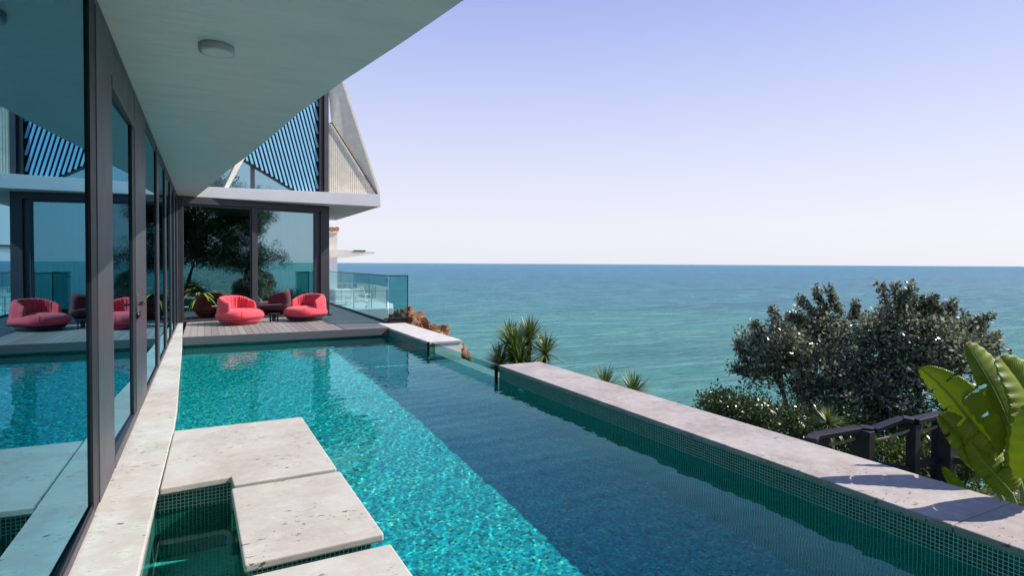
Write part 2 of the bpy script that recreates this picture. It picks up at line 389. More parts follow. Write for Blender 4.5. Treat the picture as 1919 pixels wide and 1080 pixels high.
M['lamp_ring'] = simple('lamp_ring', (.5, .5, .48), .45, .5)

# ------------------------------------------------------------- the setting: sea and ground
WL = -.21            # pool water level
SEA = -14.0
xs = np.array([-60000, -3000, -400, 0, 60, 200, 700, 3000, 12000, 80000.]); ys = np.array([-60000, -3000, -400, 0, 60, 200, 700, 3000, 12000, 80000.])
X, Y = np.meshgrid(xs, ys, indexing='ij')
tag(np_mesh('sea', np.stack([X, Y, np.full_like(X, SEA)], -1).reshape(-1, 3), grid_faces(10, 10), M['sea']), kind='structure')

def edge_x(y):
    return np.interp(y, [-40, -5, 4, 10, 25, 34, 40, 46, 90], [22, 17, 14, 8.6, 8.8, 10, 11.6, 11, 2])
def ground_h(x, y):
    base = np.interp(y, [-10, 2.5, 5.5, 12], [-1.3, -1.3, -1.9, -2.2])
    z = base-.12*np.clip(x-5, 0, None)
    z = z-1.15*np.clip(x-edge_x(y), 0, None)
    z = z+.12*np.sin(x*1.7+y*.9)*np.cos(y*1.3-x*.6)+.35*np.sin(x*.43+2)*np.sin(y*.37)*np.clip((x-6)/6, 0, 1)
    z = np.where((x < 4.9) & (y > -3) & (y < 30), -2.6, z)
    return np.maximum(z, SEA-2)
gx = np.concatenate([np.linspace(-60, 4.5, 14), np.linspace(4.9, 40, 110)]); gy = np.concatenate([np.linspace(-70, -4, 30), np.linspace(-3.5, 50, 130), np.linspace(52, 110, 20)])
X, Y = np.meshgrid(gx, gy, indexing='ij')
tag(np_mesh('ground', np.stack([X, Y, ground_h(X, Y)], -1).reshape(-1, 3), grid_faces(len(gx), len(gy)), M['soil'], smooth=True), kind='structure')

# ------------------------------------------------------------- the pool
XL, XR = -.27, 4.08
YN, YF = -2.2, 14.6
FZ = -1.52
mb = MB()
mb.box(-.66, XR+.70, YN, YF, FZ-.2, FZ-.001)                      # floor
fl = mb.build('pool_floor', M['floor_tile']); tag(fl, kind='structure')
mb = MB()
mb.poly([(-.66, YN), (-.33, YN), (-.33, 4.7), (-.295, 6.3), (-.30, 7.3), (-.335, 8.78), (-.40, 12.25), (-.47, 14.25), (-.66, 14.25)], FZ, -.0505)   # left side
mb.box(-.46, XR, YF-.2, YF, FZ, -.19)                            # far side under the deck
mb.box(-.6, XR, YN-.2, YN, FZ, -.05)
mb.box(XR, XR+.25, 8.2, 11.1, FZ, WL-.004)                      # submerged weir wall below the glass
pw = mb.build('pool_sides', M['tile']); tag(pw, kind='structure')

# water: real ripples
nx, ny = 270, 980
gxw = np.linspace(-.5, XR+.001, nx); gyw = np.linspace(YN, YF-.2, ny)
X, Y = np.meshgrid(gxw, gyw, indexing='ij'); Z = np.zeros_like(X)
wr = np.random.default_rng(3)
for i in range(60):
    lam = wr.choice([.06, .07, .08, .09, .10, .12, .15, .22, .30, 1.3]) * wr.uniform(.85, 1.15); a = wr.normal(2.2, .75); k = 2*math.pi/lam
    Z += (.0020 if lam < .18 else .0042 if lam < .6 else .0034)/k * np.sin(k*(X*math.cos(a)+Y*math.sin(a))+wr.uniform(0, 6.3))
calm = .55+.45*np.clip(X/2.4, 0, 1)
Z = Z*calm+WL
pwtr = tag(np_mesh('pool_water', np.stack([X, Y, Z], -1).reshape(-1, 3), grid_faces(nx, ny), M['water'], smooth=True), kind='structure')
pwtr.cycles.is_caustics_caster = True
for o in (fl, pw): o.cycles.is_caustics_receiver = True

# left coping : separate slabs with real joints
cop = tag(empty('pool_coping', (0, 0, 0)), 'narrow pale stone coping running along the foot of the glass wall', 'coping')
edge = [(-2.2, -.31), (3.48, -.31), (4.76, -.30), (6.35, -.27), (7.3, -.275), (8.78, -.31), (12.25, -.38), (17.9, -.53)]
def ex(y): return float(np.interp(y, [e[0] for e in edge], [e[1] for e in edge]))
cuts = [-2.2, -.6, 1.05, 2.7, 4.76, 6.35, 8.4, 10.6, 12.4, 14.2]
for a, b in zip(cuts[:-1], cuts[1:]):
    inn = [p for p in edge if a < p[0] < b]
    pts = [(-.70, a+.003), (ex(a), a+.003)]+[(p[1], p[0]) for p in inn]+[(ex(b), b-.003), (-.70, b-.003)]
    if a >= 4.7 and b <= 6.4: pts = [(-.70, a+.003), (-.296, a+.003), (-.272, b-.003), (-.70, b-.003)]
    MB().poly(pts, -.05, 0).build('coping_slab', M['stone'], cop, bevel=.008)
MB().poly([(-.70, 14.203), (ex(14.2), 14.203), (ex(17.9), 17.9), (-.70, 17.9)], -.05, .0).build('coping_slab', M['stone'], cop, bevel=.006)
MB().box(-.70, -.662, YN, 17.9, -.6, -.053).build('bedding', M['white'], cop)

# stepping stones on tiled piers
st = tag(empty('stepping_stone', (.3, 5.5, 0)), 'farthest and largest stepping stone, L-shaped slab joined to the coping', 'stepping stone', 'stone slabs over the pool')
MB().poly([(-.290, 4.765), (-.268, 6.345), (.88, 6.345), (.90, 4.63), (.172, 4.61), (.160, 4.80)], -.052, .001).build('slab', M['stone'], st, bevel=.012, seg=3).matrix_parent_inverse = Matrix.Translation((-.3, -5.5, 0))
q = MB().box(-.325, .83, 4.85, 6.30, FZ, -.054).box(.16, .829, 4.68, 4.849, FZ, -.0545).build('pier', M['tile'], st); q.matrix_parent_inverse = Matrix.Translation((-.3, -5.5, 0)); q.cycles.is_caustics_receiver = True
def stone(x0, x1, y0, y1, label, dx=0):
    s = tag(empty('stepping_stone', (0, 0, 0)), label, 'stepping stone', 'stone slabs over the pool')
    MB().poly([(x0+.02, y0), (x1, y0+.02), (x1-.02, y1), (x0, y1-.01)], -.052, 0).build('slab', M['stone'], s, bevel=.013, seg=3)
    q = MB().box(x0+.05, x1-.07, y0+.045, y1-.045, FZ, -.054).build('pier', M['tile'], s); q.cycles.is_caustics_receiver = True
stone(.155, .93, 3.36, 4.555, 'square stepping stone in the middle of the three, pitted on its left side')
stone(.185, .95, 2.05, 3.24, 'nearest stepping stone, cut off by the bottom edge of the photo')
stone(.185, .95, .74, 1.94, 'stepping stone below the bottom edge of the photo')
bm_ = MB().box(-.329, .2045, .9, 4.849, -1.05, -1.0)
bf = tag(bm_.build('basin_floor', M['basin_tile']), kind='structure'); bf.cycles.is_caustics_receiver = True

# right-hand pool wall, two lengths with the glass weir between them
def pool_wall(y0, y1, x0, x1, label, seams=()):
    s = tag(empty('pool_wall', (0, 0, 0)), label, 'pool wall', 'low tiled walls on the sea side of the pool')
    MB().box(x0+.012, x1-.02, y0+.012, y1-.012, -2.2, -.052).build('tiled_wall', M['tile'], s).cycles.is_caustics_receiver = True
    cs = [y0]+list(seams)+[y1]
    for a, b in zip(cs[:-1], cs[1:]):
        MB().box(x0, x1, a+(.002 if a != y0 else 0), b-(.002 if b != y1 else 0), -.05, 0).build('cap_stone', M['stone2'], s, bevel=.008)
    return s
pool_wall(-2.2, 8.22, XR, 4.83, 'long low tiled wall with stone cap on the sea side of the pool', (-.6, 1.9, 4.1, 6.2))
w2 = tag(empty('pool_wall', (0, 0, 0)), 'short white capped wall beside the deck corner, beyond the glass weir', 'pool wall', 'low tiled walls on the sea side of the pool')
MB().box(4.0, 4.74, 11.25, 15.35, -.05, .0).build('cap_stone', M['pale_stone'], w2, bevel=.006)
MB().box(4.012, 4.15, 11.27, 14.59, -2.2, -.052).build('tiled_wall', M['tile'], w2).cycles.is_caustics_receiver = True
MB().box(4.152, 4.73, 11.27, 15.35, -2.2, -.053).build('rendered_wall', M['white'], w2)
gw = tag(empty('glass_weir', (0, 0, 0)), 'low clear glass overflow panel between the two sea side walls', 'glass panel')
MB().box(4.085, 4.10, 8.24, 11.25, -.40, -.02).build('pane', M['glass_rail'], gw)
MB().box(4.04, 4.078, 8.225, 8.27, -.6, .004).build('post', M['metal_black'], gw)
MB().box(3.97, 4.01, 11.2, 11.25, -.6, .004).build('post', M['metal_black'], gw)
for y, z in ((7.45, -.36), (12.6, -.4)):
    f_ = tag(MB().lathe([(.0, 0), (.085, 0), (.085, .02), (.05, .03), (0, .032)], 24).build('pool_light', M['lamp_glass'], None, True),
             'round white underwater fitting on the long sea side wall' if y < 8 else 'round white underwater fitting on the short far wall', 'pool light', 'underwater pool fittings')
    f_.rotation_euler = (0, -math.pi/2, 0); f_.location = ((4.088 if y < 8 else 4.008), y, z)

# terrace behind the camera
tag(MB().box(-.7, 4.83, -9, -2.41, -.3, -.001).build('terrace', M['stone2']), kind='structure')

# ------------------------------------------------------------- deck
DX1 = 4.05
mb = MB(); x = -.44
while x < 2.85:
    mb.box(max(x, ex(16)+.05), x+.136, 14.2, 18.65, -.03, 0.); x += .141
d1 = mb.build('deck', M['deck'], bevel=.002, seg=1)
mb = MB(); y = 14.2
while y < 24:
    x0 = 2.97 if y < 18.1 else 3.42
    mb.box(x0, (DX1-.02 if y < 15.3 else 4.26), y, y+.136, -.03, 0.); y += .141
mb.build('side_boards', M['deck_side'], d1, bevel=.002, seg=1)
MB().box(2.955, 2.965, 14.2, 18.45, -.03, .001).build('seam_strip', M['frame_dark'], d1)
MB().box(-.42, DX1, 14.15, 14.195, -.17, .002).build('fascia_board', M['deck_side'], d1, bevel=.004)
MB().box(-.42, DX1-.05, 14.25, 18.1, -.18, -.035).box(3.0, 4.25, 18.3, 24, -.18, -.035).build('joists', M['frame_dark'], d1)
tag(d1, kind='structure')
# land under the deck beyond the pool
tag(MB().box(-.7, 4.0, 14.61, 26, -2.2, -.19).build('deck_footing', M['white']), kind='structure')

# ------------------------------------------------------------- the villa
house = tag(empty('modern_villa', (0, 0, 0)), 'modern glass walled villa with white overhanging slab and slatted gable', 'house')
FX = -.62          # side glazing line
YG = 18.2          # far glazing plane
SZ = 3.33          # soffit height
sedge = [(-9, 3.9), (-4, 2.85), (0, 2.10), (2, 1.77), (3.59, 1.51), (4.44, 1.385), (5.72, 1.17), (7.2, .965), (8.5, .835), (9.79, .70), (11.2, .53), (12.74, .34), (15.2, .08), (17.7, -.20)]
me_pts = [(-9, -9)]+[(x, y) for y, x in sedge]
mb = MB()
n = len(sedge)
L_ = [(-8.0, y) for y, x in sedge]
vs = [(x, y, SZ) for y, x in sedge]+[(lx, y, SZ) for lx, y in L_]+[(x+.28*(1 if i < n-1 else 1), y, SZ+.30) for i, (y, x) in enumerate(sedge)]+[(lx, y, SZ+.3) for lx, y in L_]
fs = []
for i in range(n-1):
    fs += [(i, n+i, n+i+1, i+1), (2*n+i, 2*n+i+1, 3*n+i+1, 3*n+i), (i, i+1, 2*n+i+1, 2*n+i)]
mb.add(vs, fs)
mb.build('soffit', M['soffit'], house)
# far floor slab with fascia
mb = MB()
pr = [(-.2, SZ), (4.76, SZ-.012), (4.74, SZ+.36), (.07, SZ+.29)]
mb.prism([(x, 17.7, z) for x, z in pr], (0, .06, 0))
mb.build('fascia', M['white'], house, bevel=.004)
MB().poly([(-8, 17.762), (4.755, 17.762), (4.70, 24.3), (-8, 24.3)], SZ-.010, SZ+.285).build('floor_slab', M['white'], house)

fr = MB(); dk = MB()
# side glazing : (y0, y1) solid uprights, the rest is glass
Zt = 3.27
uprights = [(4.66, 5.37), (7.02, 8.20), (10.1, 10.45), (12.1, 12.42), (13.9, 14.2), (15.5, 15.8), (17.0, 17.5)]
for y0, y1 in uprights:
    wd = y1-y0
    MB().box(FX-.08, FX, y0, y1, 0.001, Zt).build('mullion', M['frame'], house, bevel=.004)
    MB().box(FX-.079, FX-.006, y0-.22 if wd > .5 else y0-.07, y0-.001, .003, Zt-.002).build('gasket', M['frame_dark'], house)
MB().box(FX-.12, FX-.002, -6, 17.5, Zt+.002, SZ-.002).build('head_frame', M['frame'], house)
K_ = .014      # the first panes stand a touch out of line, as their mirror images show
bays = [(-6, 4.44), (5.37, 6.80), (8.2, 10.03), (10.45, 12.03), (12.42, 13.83), (14.2, 15.43), (15.8, 16.93)]
for i, (y0, y1) in enumerate(bays):
    if i == 1:
        dr = empty('door'); dr.parent = house
        MB().box(FX-.07, FX+.002, y0, y1+.22, .001, .09).build('bottom_rail', M['frame'], dr, bevel=.003); MB().box(FX-.07, FX+.004, y0, y1+.22, 2.93, 3.02).build('top_rail', M['frame'], dr, bevel=.003)
        MB().poly([(FX-.025-K_*(y1-y0), y0+.002), (FX-.022-K_*(y1-y0), y0+.002), (FX-.022, y1), (FX-.025, y1)], .092, 2.928).build('pane', M['glass_side'], dr)
        MB().box(FX-.03, FX-.026, y0, y0+.05, .1, 2.92).build('seal', M['frame_dark'], dr)
        MB().box(FX-.06, FX-.003, y0+.002, y1+.218, 3.03, Zt).build('transom_panel', M['frame'], house, bevel=.003)
        h = MB().box(FX+.001, FX+.012, 7.06, 7.14, 1.0, 1.26).build('lock_plate', M['steel'], dr, bevel=.004)
        hb = MB().tube([(FX+.004, 7.10, 1.16), (FX+.055, 7.10, 1.16)], .011).tube([(FX+.055, 7.11, 1.16), (FX+.058, 7.02, 1.162), (FX+.055, 6.96, 1.158)], [.011, .009, .008])
        hb.tube([(FX+.004, 7.32, 1.16), (FX+.05, 7.32, 1.16)], [.012, .02]).box(FX+.001, FX+.02, 7.02, 7.30, 1.02, 1.08)
        hb.build('handle', M['metal_black'], dr, True)
        continue
    win = empty('window'); win.parent = house
    MB().box(FX-.07, FX-.001, y0, y1, .001, .055).build('sill', M['frame'], win, bevel=.003); MB().box(FX-.07, FX-.012, y0, y1, Zt-.06, Zt).build('top_rail', M['frame'], win, bevel=.003)
    k_ = K_ if i == 0 else 0
    MB().poly([(FX-.025-k_*(y1-y0), y0), (FX-.021-k_*(y1-y0), y0), (FX-.021, y1), (FX-.025, y1)], .056, Zt-.061).build('pane', M['glass_side'], win)
    MB().box(FX-.015, FX-.011, y0, y1, .056, .075).build('seal', M['frame_dark'], win)

# far glazing
MB().box(-.69, -.54, YG-.12, YG, .001, 3.23).build('corner_post', M['frame'], house, bevel=.004)
MB().box(-.62, -.50, 17.5, YG-.13, .001, 3.26).build('corner_panel', M['frame'], house, bevel=.004)
MB().box(-.54, 3.34, YG-.10, YG+.02, 3.14, 3.318).build('head_frame', M['frame'], house, bevel=.004)
MB().box(3.08, 3.34, YG-.10, YG+.12, .001, 3.139).build('column', M['frame'], house, bevel=.005)
MB().box(2.93, 3.078, YG-.04, YG+.02, .001, 3.139).build('jamb', M['frame'], house, bevel=.004)
MB().box(1.16, 1.29, YG-.07, YG+.02, .001, 3.139).build('mullion', M['frame'], house, bevel=.004)
for x0, x1 in ((-.53, 1.159), (1.291, 2.929)):
    win = empty('window'); win.parent = house; win['far'] = 1
    for b_, n_ in (((x0, x1, YG-.05, YG+.02, .001, .07), 'sill'), ((x0, x1, YG-.04, YG+.02, 3.08, 3.138), 'top_rail'), ((x0, x0+.03, YG-.03, YG+.02, .071, 3.079), 'stile'), ((x1-.03, x1, YG-.03, YG+.02, .071, 3.079), 'stile')):
        MB().box(*b_).build(n_, M['frame'], win)
    MB().box(x0+.031, x1-.031, YG, YG+.015, .071, 3.079).build('pane', M['glass_left' if x0 < 0 else 'glass_far'], win)
PIV = Matrix.Translation((-.57, 17.65, 0)) @ Matrix.Rotation(R(12.3), 4, 'Z') @ Matrix.Diagonal((1.024, 1, 1, 1)) @ Matrix.Translation((.57, -YG, 0))
def turn(*names):
    for o in list(house.children):
        if o.name.split('.')[0] in names or o.name in names:
            if 'far' in o or (o.data and abs(o.data.vertices[0].co.y-YG) < .3): o.matrix_parent_inverse = PIV
turn('head_frame', 'column', 'jamb', 'mullion', 'window')
# interior : floor, back walls, a dark pier
MB().box(-6, 3.2, YG-.6, 24, -.05, -.034).build('room_floor', M['interior'], house); MB().box(-8, FX-.1, -6, YG-.61, -.05, -.001).build('room_floor', M['interior'], house)
for b_ in ((-8, 3.2, 24, 24.1, 0, SZ), (3.14, 3.2, 18.62, 24, 0.001, SZ-.02), (-4.6, -4.5, -6, 17.4, .0, SZ-.01)): MB().box(*b_).build('room_wall', M['interior'], house)
MB().box(-.38, -.08, YG-.05, YG+.25, .002, 3.3).build('room_pier', M['frame_dark'], house)
for i in range(6): MB().box(-.52, -.40, YG, YG+.08, .6+i*.48, .64+i*.48).build('shelf_bracket', M['frame_dark'], house)

# upper storey
MB().box(3.03, 3.17, YG-.12, YG+.1, SZ+.29, 7.3).build('upper_column', M['frame_dark'], house)
MB().box(3.171, 3.30, YG-.16, YG+.1, SZ+.29, 7.3).build('upper_column', M['frame'], house)
MB().box(1.15, 1.25, YG-.03, YG+.05, SZ+.29, 4.9).build('upper_mullion', M['frame'], house)
g_ = MB().prism([(-1.2, YG, SZ+.29), (3.03, YG, SZ+.29), (3.03, YG, 7.3), (-1.2, YG, 4.4)], (0, .012, 0)).build('upper_glazing', M['glass_far'], house)
MB().prism([(.45, YG-.12, SZ+.29), (.55, YG-.12, SZ+.29), (1.02, YG-.12, 4.6), (.86, YG-.12, 4.6)], (0, .07, 0)).build('strut', M['beige'], house)
mb = MB(); x = .9
while x < 4.4:
    # each slat leans, rising to the left
    ln = lambda xx, z: xx-.27*(z-3.65)
    zb = 3.645
    for _ in range(60):
        xb = ln(x, zb)
        if zb >= 4.48-.547*(xb-.92) - .001: break
        zb += .02
    zt = 7.1
    while ln(x, zt) < 3.02 and zt > 3.66+1.0*(ln(x, zt)+.2)*1.02 and zt > zb: zt -= .05
    # clip against the dark column
    z0 = zb
    while ln(x, z0) > 2.985 and z0 < zt: z0 += .02
    if zt-z0 > .1:
        mb.prism([(ln(x, z0), YG-.06, z0), (ln(x, z0)+.056, YG-.06, z0), (ln(x, zt)+.056, YG-.06, zt), (ln(x, zt), YG-.06, zt)], (0, .03, 0))
    x += .112
mb.build('reflected_louvres', M['slat'], house)  # slatted screen reflected in the upper glazing, built as solid bars
MB().prism([(.92, YG-.018, 4.48), (2.42, YG-.018, 3.65), (3.028, YG-.018, 3.65), (3.028, YG-.018, 7.2)], (0, .01, 0)).build('reflection_backing', M['frame_dark'], house)  # added dark sheet, keeps the gaps from mirroring the bright sky
MB().bar((.90, YG-.035, 4.47), (2.42, YG-.035, 3.64), .05, .035).build('reflected_louvre_edge', M['frame_dark'], house)
turn('upper_column', 'upper_mullion', 'upper_glazing', 'strut', 'reflected_louvres', 'reflected_louvre_edge', 'reflection_backing')
# slatted gable panel
mb = MB(); x = 3.315
while x < 4.80:
    zt = 5.84 - (max(x, 3.43)-3.43)*(2.07/1.37) if x > 3.43 else 5.80
    if zt > SZ+.33: mb.box(x, x+.048, 18.40, 18.43, SZ+.29, zt)
    x += .058
mb.build('gable_slats', M['beige'], house)
MB().box(3.31, 4.7, 18.445, 18.46, SZ+.29, SZ+.5).prism([(3.31, 18.445, SZ+.30), (4.75, 18.445, SZ+.30), (3.45, 18.445, 5.7), (3.31, 18.445, 5.7)], (0, .015, 0)).build('gable_backing', M['cream'], house)
MB().bar((3.43, 18.37, 5.86), (4.82, 18.37, 3.76), .03, .03).bar((3.31, 18.37, 5.80), (3.43, 18.37, 5.86), .03, .03).build('gable_trim', M['bark'], house)
def on_y(u, v, y):
    d = at(u, v, 1)-CAM; return CAM+d*(y/d.y)
outer = [on_y(711, 364, 18.36), on_y(642, 152, 18.36), on_y(612, 60, 18.36)]
inner = [Vector((4.80, 18.46, 3.74)), Vector((3.44, 18.46, 5.86)), Vector((3.31, 18.46, 7.2))]
mb = MB(); NP = 9
for k in range(NP):
    a, b = k/NP+.003, (k+1)/NP-.003
    for i in range(2):
        q = [outer[i].lerp(inner[i], a), outer[i+1].lerp(inner[i+1], a), outer[i+1].lerp(inner[i+1], b), outer[i].lerp(inner[i], b)]
        mb.prism(q, (.03, 0, .012))
mb.build('roof_planks', M['beige'], house)
MB().bar(outer[0], outer[1], .03, .06).bar(outer[1], outer[2], .03, .06).build('verge', M['beige'], house)

# lamp on the soffit
lp = tag(empty('ceiling_lamp', (.09, 5.27, SZ)), 'round flat ceiling lamp, unlit, on the pale underside of the overhang', 'ceiling lamp')
MB().lathe([(.125, -.058), (.13, -.05), (.13, 0.001)], 40).build('ring', M['lamp_ring'], lp, True)
MB().lathe([(0.001, -.066), (.09, -.065), (.118, -.060), (.118, -.05)], 40).build('diffuser', M['lamp_glass'], lp, True)

# curtain and potted plant behind the far glass
nxc = 120; u_ = np.linspace(0, 1, nxc); cx_ = 2.02+.9*u_; cy_ = YG+.25+.045*np.sin(u_*48)+.02*np.sin(u_*21)
V_ = np.concatenate([np.stack([cx_, cy_, np.full(nxc, z)], -1) for z in (.03, 3.1)])
F_ = np.array([(i, i+1, nxc+i+1, nxc+i) for i in range(nxc-1)])
tag(np_mesh('sheer_curtain', V_, F_, M['curtain'], smooth=True), 'sheer white floor length curtain behind the right far window', 'curtain')

def blades(n, length, wdt, up0, up1, droop, seed=0, seg=5):
    r = np.random.default_rng(seed); V = []; F = []
    for i in range(n):
        a = r.uniform(0, 2*math.pi); el = r.uniform(up0, up1); L = length*r.uniform(.75, 1.05); w0 = wdt*r.uniform(.8, 1.1)
        d = np.array([math.cos(a), math.sin(a), 0]); s = np.array([-math.sin(a), math.cos(a), 0]); b = len(V)
        for k in range(seg+1):
            t = k/seg; e = el-droop*t*t*r.uniform(.9, 1.1)
            p = d*L*t*math.cos(el-droop*t*.5)+np.array([0, 0, L*t*math.sin(el-droop*t*.6)])
            ww = w0*(.55+.9*t if t < .35 else .87*(1-((t-.35)/.65)**1.6)+.02)
            V += [p-s*ww/2, p+s*ww/2]
            if k: F.append((b+2*k-2, b+2*k-1, b+2*k+1, b+2*k))
    return np.array(V), np.array(F)

pp = tag(empty('potted_plant', (-.12, 18.30, -.03)), 'yellow green leafy plant in a clay pot behind the left far window', 'potted plant')
MB().lathe([(.20, 0), (.27, .3), (.31, .6), (.34, .62), (.34, .68), (.29, .68), (.28, .6)], 28).build('pot', M['pot'], pp, True)
V_, F_ = blades(200, 1.1, .08, .2, 1.5, .9, 5); V_ = V_+np.array([0, 0, .66]); np_mesh('foliage', V_, F_, M['leaf_plant'], pp)

# ------------------------------------------------------------- balustrade
bal = tag(empty('glass_balustrade', (4.3, 15.2, 0)), 'green tinted glass balustrade with black base channel around the deck edge', 'balustrade')
INV = Matrix.Translation((-4.3, -15.2, 0))
def bp(o): o.matrix_parent_inverse = INV; return o
yy = [15.30, 17.30, 19.30, 21.30, 23.6]
for a, b in zip(yy[:-1], yy[1:]):
    bp(MB().box(4.292, 4.308, a+.006, b-.006, .012, 1.25).build('glass_panel', M['glass_rail'], bal))
bp(MB().box(4.30, 4.82, 15.195, 15.211, .05, 1.25).build('glass_panel', M['glass_rail'], bal))
bp(MB().box(4.285, 4.315, 15.25, 23.6, 1.251, 1.275).box(4.29, 4.83, 15.188, 15.218, 1.251, 1.275).box(4.81, 4.828, 15.192, 15.214, .05, 1.25).build('top_rail', M['metal_black'], bal))
bp(MB().box(4.265, 4.335, 15.3, 23.6, -.03, .05).build('base_channel', M['metal_black'], bal, bevel=.004))
bp(MB().box(4.30, 4.82, 15.16, 15.25, -.0, .14).build('base_channel', M['metal_black'], bal, bevel=.004))
bp(MB().box(4.26, 4.30, 15.27, 15.34, 1.12, 1.18).build('clamp', M['steel'], bal, bevel=.004))

# ------------------------------------------------------------- lounge chairs
def lounge(name, label, loc, rz, base_mat):
    t = tag(empty(name, loc, rz), label, 'lounge chair', 'red lounge chairs on the deck'); t.scale = (.87, .87, .97)
    # local frame: the back stands at +y, the seat reaches out to -y
    n = 72
    def ring(rx, ry, z, cy=0, p=2.6):
        out = []
        for k in range(n):
            a = 2*math.pi*k/n; c, s = math.cos(a), math.sin(a)
            out.append((rx*math.copysign(abs(c)**(2/p), c), cy+ry*math.copysign(abs(s)**(2/p), s), z))
        return out
    def loft(rings, cap=True):
        m = MB(); v = [p for r in rings for p in r]; f = [(i*n+k, i*n+(k+1) % n, (i+1)*n+(k+1) % n, (i+1)*n+k) for i in range(len(rings)-1) for k in range(n)]
        f += [tuple(range(n-1, -1, -1)), tuple((len(rings)-1)*n+k for k in range(n))]
        return m.add(v, f)
    loft([ring(.42, .40, .0), ring(.46, .44, .015), ring(.555, .535, .10), ring(.565, .545, .13), ring(.55, .53, .14)]).build('base', base_mat, t, True)
    loft([ring(.55, .53, .142), ring(.60, .58, .165), ring(.625, .605, .22), ring(.62, .60, .27), ring(.58, .565, .33), ring(.50, .49, .375), ring(.36, .36, .400), ring(.15, .15, .410), ring(.02, .02, .411)]).build('seat', M['red'], t, True)
    # wrap-around back : outline swept round, thick and wrinkled on the inside
    na, nc = 90, 20; V = []; F = []
    a0, a1 = math.radians(-8), math.radians(188)
    for i in range(na+1):
        u = i/na; a = a0+(a1-a0)*u; e = min(u, 1-u)
        endk = min(1, (e/.10))**.5 if e < .10 else 1
        hh = .75-.15*(abs(u-.5)*2)**2.6
        c, s = math.cos(a), math.sin(a); p = 2.7
        dx, dy = math.copysign(abs(c)**(2/p), c), math.copysign(abs(s)**(2/p), s)
        wr_ = .012*math.sin(i*1.45)+.009*math.sin(i*2.9+1)+.006*math.sin(i*.7)
        for k in range(nc):
            th = 2*math.pi*k/nc; ct, st_ = math.cos(th), math.sin(th)
            # section : ct<0 inside face, ct>0 outside
            thick = .09*(.35+.65*endk)
            zc = .15+(hh-.15)*.5; hz = (hh-.15)*.5*(.80+.20*endk)
            rr = .515+thick*math.copysign(abs(ct)**.7, ct)+ (-.05*(st_+1)*.5)
            if ct < 0: rr += wr_*(.4+.6*max(0, st_+.6))
            z = zc+hz*math.copysign(abs(st_)**.62, st_)
            V.append((dx*rr*1.0, dy*rr*.97, z))
    for i in range(na):
        for k in range(nc): F.append((i*nc+k, i*nc+(k+1) % nc, (i+1)*nc+(k+1) % nc, (i+1)*nc+k))
    F += [tuple(range(nc)), tuple(na*nc+k for k in range(nc-1, -1, -1))]
    MB().add(V, F).build('backrest', M['red'], t, True)
    # stitched piping round the seat
    for aa in (-52, -128, 38):
        a = math.radians(aa); c, s_ = math.cos(a), math.sin(a)
        pth = [(rx*math.copysign(abs(c)**(2/2.6), c)*1.004, ry*math.copysign(abs(s_)**(2/2.6), s_)*1.004, z) for rx, ry, z in ((.55, .53, .145), (.60, .58, .165), (.625, .605, .22), (.62, .60, .27), (.58, .565, .33), (.50, .49, .378))]
        MB().tube(pth, .006, 6).build('seam', M['red_dark'], t, True)
    m = MB(); rg = ring(.628, .608, .205); m.tube(rg+[rg[0]], .006, 6, False); m.build('piping', M['red_dark'], t, True)
    return t
lounge('lounge_chair', 'coral red rounded lounge chair with a crimson base, left of the two', (.80, 16.65, 0), R(42), M['red_dark'])
lounge('lounge_chair', 'coral red rounded lounge chair with a black base, next to the glass balustrade', (2.46, 16.95, 0), R(-52), M['black_base'])
sd = tag(empty('side_table', (1.64, 16.9, 0)), 'small low black metal table between the two red chairs', 'side table')
MB().lathe([(.02, .20), (.15, .20), (.155, .205), (.155, .218), (.15, .222), (.02, .222)], 28).build('tabletop', M['metal_black'], sd)
for k in range(4):
    a = k*math.pi/2+.6; MB().tube([(.13*math.cos(a), .13*math.sin(a), 0), (.13*math.cos(a), .13*math.sin(a), .2)], .013, 8).build('leg', M['metal_black'], sd)
MB().lathe([(.05, .02), (.05, .17), (.03, .18)], 20).build('candle_holder', M['frame_dark'], sd)

# ------------------------------------------------------------- neighbour's house and terrace
nb = tag(empty('neighbour_house', (5, 41, 0)), 'cream neighbouring house with thin canopy and terracotta chimney beyond the balustrade', 'house')
NI = Matrix.Translation((-5, -41, 0))
def npart(mb, name, mat, par=None, **k):
    o = mb.build(name, mat, par or nb, **k)
    if par is None: o.matrix_parent_inverse = NI
    return o
npart(MB().box(-4, 6.9, 41.5, 50, -3, 2.3), 'wall', M['cream'])
ch = npart(MB().box(6.9, 8.02, 41.0, 41.8, 2.45, 3.72), 'chimney', M['cream'])
mb = MB()
for i in range(4): mb.tube([(6.98+i*.33, 40.9, 3.88+.02*(i % 2)), (6.98+i*.33, 41.9, 3.88)], .17, 8)
npart(mb, 'chimney_cap', M['terracotta'], ch)
npart(MB().box(6.85, 8.12, 40.9, 41.9, 3.66, 3.76), 'chimney_rim', M['cream'], ch)
npart(MB().prism([(4, 40, 2.0), (8.4, 40, 1.95), (10.35, 40, 2.24), (10.35, 40, 2.34), (9.3, 40, 2.44), (4, 40, 2.50)], (0, 6, 0)), 'roof', M['cream'])
npart(MB().box(8.9, 9.7, 39.96, 40.0, 2.38, 2.46), 'gutter', M['frame'])
npart(MB().box(7.25, 7.88, 40.3, 40.8, -1.9, 2.1), 'column', M['white'])
npart(MB().box(6.9, 6.95, 41.5, 49, -1.5, 1.6), 'side_window', M['glass_far'])
tr = tag(empty('neighbour_terrace', (8, 40, -1.9)), 'white stone terrace of the neighbouring house above the rocks', 'terrace')
TI = Matrix.Translation((-8, -40, 1.9))
